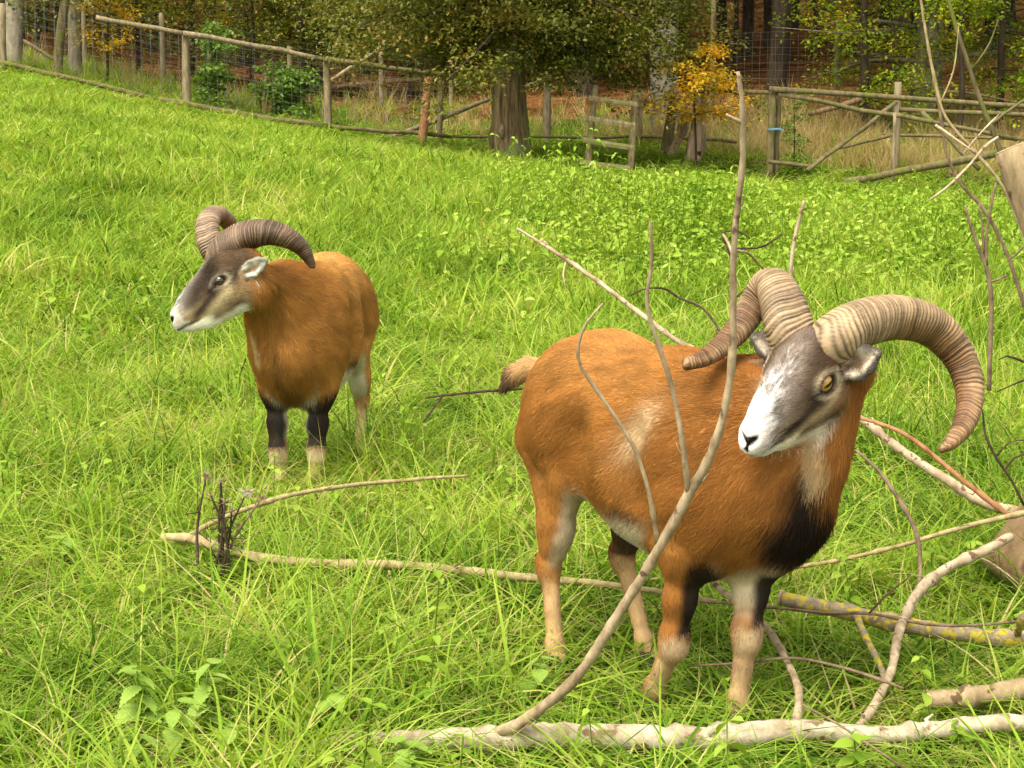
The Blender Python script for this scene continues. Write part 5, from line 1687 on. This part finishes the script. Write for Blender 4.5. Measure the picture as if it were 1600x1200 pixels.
branch('low_twig', 'thin reddish twig lying in the grass behind the left foreleg', M_TWIG, [
    [(1085, 1040, 4.30, 2), (1160, 1036, 4.26, 3), (1240, 1028, 4.22, 3), (1320, 1044, 4.2, 3.5), (1370, 1060, 4.18, 3.5), (1412, 1076, 4.15, 3)]], near=0.95)
branch('low_twig', 'thin brown twig crossing the fallen stem at the lower right', M_TWIG, [
    [(1252, 1100, 3.92, 2), (1310, 1132, 3.84, 2.5), (1360, 1165, 3.78, 2.5), (1420, 1205, 3.72, 3)]], near=0.96)
branch('broken_twig', 'dark broken twig with a short fork left of the ram tail', M_DARKT, [
    [(665, 622, 6.6, 1.5), (690, 618, 6.6, 2.5), (760, 611, 6.55, 2.8), (838, 606, 6.5, 3)], [(691, 619, 6.6, 2.4), (676, 640, 6.55, 2), (661, 660, 6.5, 1.5)]])
branch('upright_twig', 'straight pale twig standing above the right horn', M_PALE, [
    [(1235, 470, 6.0, 4.5), (1236, 420, 6.0, 4.5), (1242, 370, 6.0, 4), (1251, 335, 6.0, 3.5), (1257, 311, 6.0, 2.5)]])
branch('curly_twig', 'dark curling twig in the grass between bough and horn', M_DARKT, [
    [(985, 462, 6.8, 1.5), (1005, 452, 6.8, 2), (1035, 450, 6.8, 2.5), (1062, 466, 6.8, 2.5), (1092, 478, 6.7, 2.5), (1110, 495, 6.6, 2.5), (1125, 518, 6.5, 2)]])
branch('dark_twigs', 'dark forked twig behind the tall bough at half height', M_DARKT, [
    [(1148, 500, 5.2, 3), (1146, 440, 5.2, 3.2), (1140, 395, 5.2, 3), (1128, 366, 5.2, 2.5), (1150, 360, 5.2, 2), (1172, 372, 5.2, 1.5)],
    [(1150, 388, 5.2, 2), (1190, 386, 5.2, 2.2), (1222, 366, 5.2, 1.8)], [(1144, 470, 5.2, 2.5), (1165, 455, 5.2, 2), (1168, 480, 5.2, 2)]])
# the thicket of bare twigs at the right edge
branch('dead_sapling', 'tall bare mossy sapling leaning at the top right', M_MOSSP, [
    [(1585, 300, 6.2, 5), (1558, 218, 6.2, 5.5), (1530, 150, 6.2, 5), (1505, 75, 6.2, 4.5), (1490, 30, 6.2, 4), (1475, -30, 6.2, 3.5)],
    [(1548, 195, 6.2, 3), (1580, 170, 6.2, 3), (1640, 130, 6.2, 2.5)], [(1517, 110, 6.2, 2), (1545, 70, 6.2, 1.8), (1560, 30, 6.2, 1.2)]])
branch('bare_shoot', 'thin dark shoot arching down the right edge past the cut post', M_TWIGP, [
    [(1436, -20, 5.6, 2.5), (1448, 60, 5.6, 3), (1462, 130, 5.6, 3), (1478, 185, 5.6, 3.2), (1520, 235, 5.6, 3.5), (1562, 285, 5.6, 3.5), (1590, 345, 5.6, 3.5), (1615, 420, 5.6, 3)],
    [(1470, 160, 5.6, 2), (1490, 110, 5.6, 1.8), (1498, 40, 5.6, 1.2)]])
branch('bare_shoot', 'curving brown shoot crossing the first one at the right edge', M_TWIG, [
    [(1458, 120, 5.8, 2), (1470, 185, 5.8, 2.8), (1478, 235, 5.8, 3), (1500, 285, 5.8, 3.5), (1540, 330, 5.8, 4), (1575, 400, 5.8, 4), (1600, 475, 5.8, 4.5), (1625, 560, 5.8, 4.5)],
    [(1578, 405, 5.8, 2), (1590, 395, 5.8, 2), (1604, 380, 5.8, 1.5)]])
branch('bare_shoot', 'pale twig slanting down to the left of the cut post', M_PALE, [
    [(1560, 214, 5.4, 3), (1540, 228, 5.4, 3.2), (1515, 258, 5.4, 3), (1485, 288, 5.4, 2.8), (1454, 312, 5.4, 2)],
    [(1462, 195, 5.45, 2.5), (1490, 215, 5.42, 2.5), (1525, 240, 5.4, 2.6)], [(1560, 180, 5.5, 2), (1535, 205, 5.45, 2), (1505, 240, 5.42, 2)]])
branch('standing_shoot', 'forked bare shoot standing in front of the nettles at right', M_TWIG, [
    [(1545, 610, 5.7, 5), (1547, 540, 5.7, 5), (1549, 470, 5.7, 5), (1542, 420, 5.7, 4.5), (1530, 390, 5.7, 4), (1516, 350, 5.7, 3.2), (1508, 322, 5.7, 2.5)],
    [(1541, 415, 5.7, 3.5), (1541, 370, 5.7, 3.2), (1548, 325, 5.7, 3), (1556, 285, 5.7, 2)], [(1538, 400, 5.7, 2.5), (1534, 350, 5.7, 2.2), (1530, 318, 5.7, 1.8)],
    [(1549, 440, 5.7, 2.5), (1562, 436, 5.7, 2.2), (1574, 430, 5.7, 2.5)]])
branch('dark_spray', 'dark thin spray of twigs right of the left horn tip', M_DARKT, [
    [(1600, 790, 5.0, 3), (1580, 750, 5.0, 3), (1555, 712, 5.0, 2.8), (1540, 680, 5.0, 2.5), (1535, 640, 5.0, 2)], [(1570, 735, 5.0, 2), (1585, 715, 5.0, 2), (1620, 705, 5.0, 2)], [(1556, 714, 5.0, 1.8), (1580, 690, 5.0, 1.6), (1620, 688, 5.0, 1.4)]])
branch('dark_spray', 'dark curved twig entering at the right edge above the horn tip', M_DARKT, [
    [(1640, 580, 5.3, 3), (1600, 565, 5.3, 3), (1572, 556, 5.3, 2), (1560, 562, 5.3, 1.2)], [(1610, 590, 5.3, 2), (1585, 600, 5.3, 2), (1558, 612, 5.3, 1.2)]])

# crossed round posts of an old rack, mostly outside the picture
for nm, lab, p0, p1, r, m, in [('leaning_post', 'thick grey round post with a sawn top leaning at the right edge', (1606, 224, 5.2), (1868, 950, 5.0), 54, M_LOG2),
                              ('leaning_post', 'thick brown log post slanting out of the grass at the right edge', (1576, 908, 4.95), (1930, 500, 5.1), 60, M_LOG)]:
    a, b = at(*p0), at(*p1)
    root = empty(nm, a); tag(root, lab, 'post', 'crossed posts of a rack')
    mb = MB(); n_ = 24; t = np.linspace(0, 1, n_)[:, None]
    P = np.zeros((n_, 3)) * (1 - t) + np.array(b - a) * t
    R_ = r * p0[2] / F_PX
    mb.tube(P, R_ * np.concatenate([[.955, .99], 1 + .012 * rng.normal(0, 1, n_ - 2)]), 28, .012, rng)
    mb.build('shaft', m, root)
    ax = unit(P[0] - P[-1]); mb = MB(); mb.tube([ax * .0005, ax * .004], [R_ * .955, R_ * .92], 28, .01, rng)
    mb.build('cut_end', M_CUT, root)

# ------------------------------------------------------------------ single plants near the camera
def nettle_leaf():
    """A toothed leaf, tip along +x, one unit long."""
    V, F = [], []; n_ = 14
    for i in range(n_ + 1):
        t = i / n_; w = .34 * math.sin(math.pi * min(1, t ** .62)) ** .9 * (1 - .25 * t) + .004
        tooth = .028 * (1 if i % 2 else -1) if 0 < i < n_ else 0
        zc = -.25 * t * t
        V += [(t, 0, zc - .015), (t + .03, w + tooth, zc + .05), (t + .03, -w - tooth, zc + .05)]
    for i in range(n_):
        a, b = i * 3, i * 3 + 3
        F += [(a, b, b + 1, a + 1), (a, a + 2, b + 2, b)]
    me = mesh_from('leaf', V, F, M_NETTLE)
    attr(me, 'hue', [.45] * len(V))
    return me


M_NETTLE = leaf_material('nettle_leaf', [(0, (.16, .27, .035)), (.5, (.26, .39, .065)), (1, (.38, .48, .12))], trans=.34, rough=.6, patch=6, spec=.10)
_n = M_NETTLE.node_tree.nodes; _l = M_NETTLE.node_tree.links
_pb = [q for q in _n if q.type == 'BSDF_PRINCIPLED'][0]
_tc = _n.new('ShaderNodeTexCoord'); _w = _n.new('ShaderNodeTexWave'); _w.wave_type = 'BANDS'; _w.inputs['Scale'].default_value = 4.5; _w.inputs['Distortion'].default_value = 2.5
_bp = _n.new('ShaderNodeBump'); _bp.inputs['Strength'].default_value = .3; _bp.inputs['Distance'].default_value = .004
_l.new(_tc.outputs['Object'], _w.inputs['Vector']); _l.new(_w.outputs['Fac'], _bp.inputs['Height']); _l.new(_bp.outputs['Normal'], _pb.inputs['Normal'])
M_STEM = bark_material('green_stem', (.09, .15, .03), (.17, .25, .05), 30, .5, .1)
LEAF_ME = nettle_leaf()
for k, (px, py, D, h, nl, L, lab) in enumerate([
    (222, 1120, 3.70, .21, 14, .056, 'tallest pale nettle at the lower left with drooping toothed leaves'),
    (318, 1105, 3.78, .18, 12, .050, 'nettle just right of the tallest pale one at the lower left'),
    (268, 1140, 3.64, .15, 12, .054, 'middle nettle between the two tall pale ones at the lower left'),
    (350, 1160, 3.62, .10, 8, .048, 'low nettle at the right of the lower left nettle clump'),
    (205, 1190, 3.56, .11, 8, .050, 'low nettle under the left side of the lower left clump'),
    (90, 1185, 3.66, .08, 6, .065, 'low nettle in the bottom left corner'),
    (515, 1125, 3.82, .12, 9, .060, 'nettle at the bottom left of the white fallen stem'),
    (640, 1185, 3.60, .08, 8, .072, 'broad-leaved nettle in front of the white fallen stem'),
    (470, 1040, 4.25, .09, 6, .055, 'small nettle in the grass above the left end of the fallen stem'),
    (845, 1075, 4.15, .11, 6, .055, 'light green nettle beside the hind leg of the front ram'),
    (760, 1045, 4.4, .09, 5, .050, 'small nettle left of the hind leg of the front ram'),
    (105, 910, 5.3, .10, 6, .060, 'nettle in the grass at the left edge below the forked branch'),
    (610, 990, 4.5, .09, 6, .055, 'nettle in the middle of the grass below the forked branch')]):
    b0 = gp(px, py, D)
    root = empty('nettle_plant', b0, rng.uniform(0, 6.28)); tag(root, lab, 'nettle', 'single nettles near the camera')
    ln = rng.normal(0, .10, 2)
    mb = MB(); S = np.array([(ln[0] * h * t * t, ln[1] * h * t * t, h * t * 1.05 - .02) for t in np.linspace(0, 1, 7)])
    mb.tube(S, np.linspace(.0028, .0014, 7), 5); mb.build('stem', M_STEM, root)
    az = rng.uniform(0, 6.28)
    for i in range(nl):
        t = .30 + .70 * (i // 2 + 1) / (nl / 2)
        if i % 2 == 0: az += math.pi / 2 + rng.normal(0, .25)
        a = az + (math.pi if i % 2 else 0)
        o = link('leaf', LEAF_ME, root)
        t = min(t, 1); sz = 1.1 * L * (1.15 - .6 * max(0, t - .55)) * rng.uniform(.85, 1.15)
        o.location = (ln[0] * h * t * t, ln[1] * h * t * t, h * t)
        o.rotation_euler = (rng.normal(0, .25), rng.uniform(-.25, .55), a)
        o.scale = (sz, sz, sz)

# the dead thistle left of the forked branch
b0 = gp(338, 890, 5.05)
root = empty('dead_thistle', b0); tag(root, 'dead dark thistle with fluffy seed heads over the forked branch', 'dead plant')
tops = [(322, 745, 5.08), (345, 752, 5.04), (352, 785, 5.04), (385, 770, 5.1), (408, 780, 5.1), (330, 775, 5.0), (362, 800, 5.0), (345, 765, 5.06)]
for i, (px, py, D) in enumerate(tops):
    e = np.array(at(px, py, D) - b0); s0 = np.array([rng.normal(0, .02), rng.normal(0, .02), 0])
    m_ = (s0 + e) / 2 + rng.normal(0, .018, 3)
    mb = MB(); p = catmull([s0, m_, e], 6); mb.tube(p, np.linspace(.0055, .0025, len(p)), 6, .1, rng)
    for _ in range(4):
        q = p[rng.randint(3, len(p) - 1)]; mb.tube([q, q + rng.normal(0, .02, 3), q + rng.normal(0, .03, 3) + [0, 0, .03]], [.0018, .0014, .0008], 4)
    st = mb.build('stem', M_DARKT if i != 4 else M_TWIG, root)
    mb = MB()
    for _ in range((50, 18, 16, 48, 22, 14, 14, 14)[i]):
        d = unit(rng.normal(0, 1, 3) + [0, 0, .4]); q = e + d * .003
        mb.tube([q, q + d * rng.uniform(.006, .020) + rng.normal(0, .006, 3)], [.0014, .0007], 3, flat_end=(False, False))
    mb.build('seed_head', M_FLUFF if i == 3 else M_LOG2, st)
# ------------------------------------------------------------------ the rams
make_ram(NEAR_LOC, NEAR_RZ, near_pose, 'rust-coloured ram in front with white muzzle, pale saddle and wide curling horns', fur=FUR, seed=1, h=HH, thick=.00036)
make_ram(FAR_LOC, FAR_RZ, far_pose, 'smaller-looking ram standing farther back with dark face turned to the left', fur=int(FUR * .6), seed=2, h=HH * 1.3, thick=.0005)
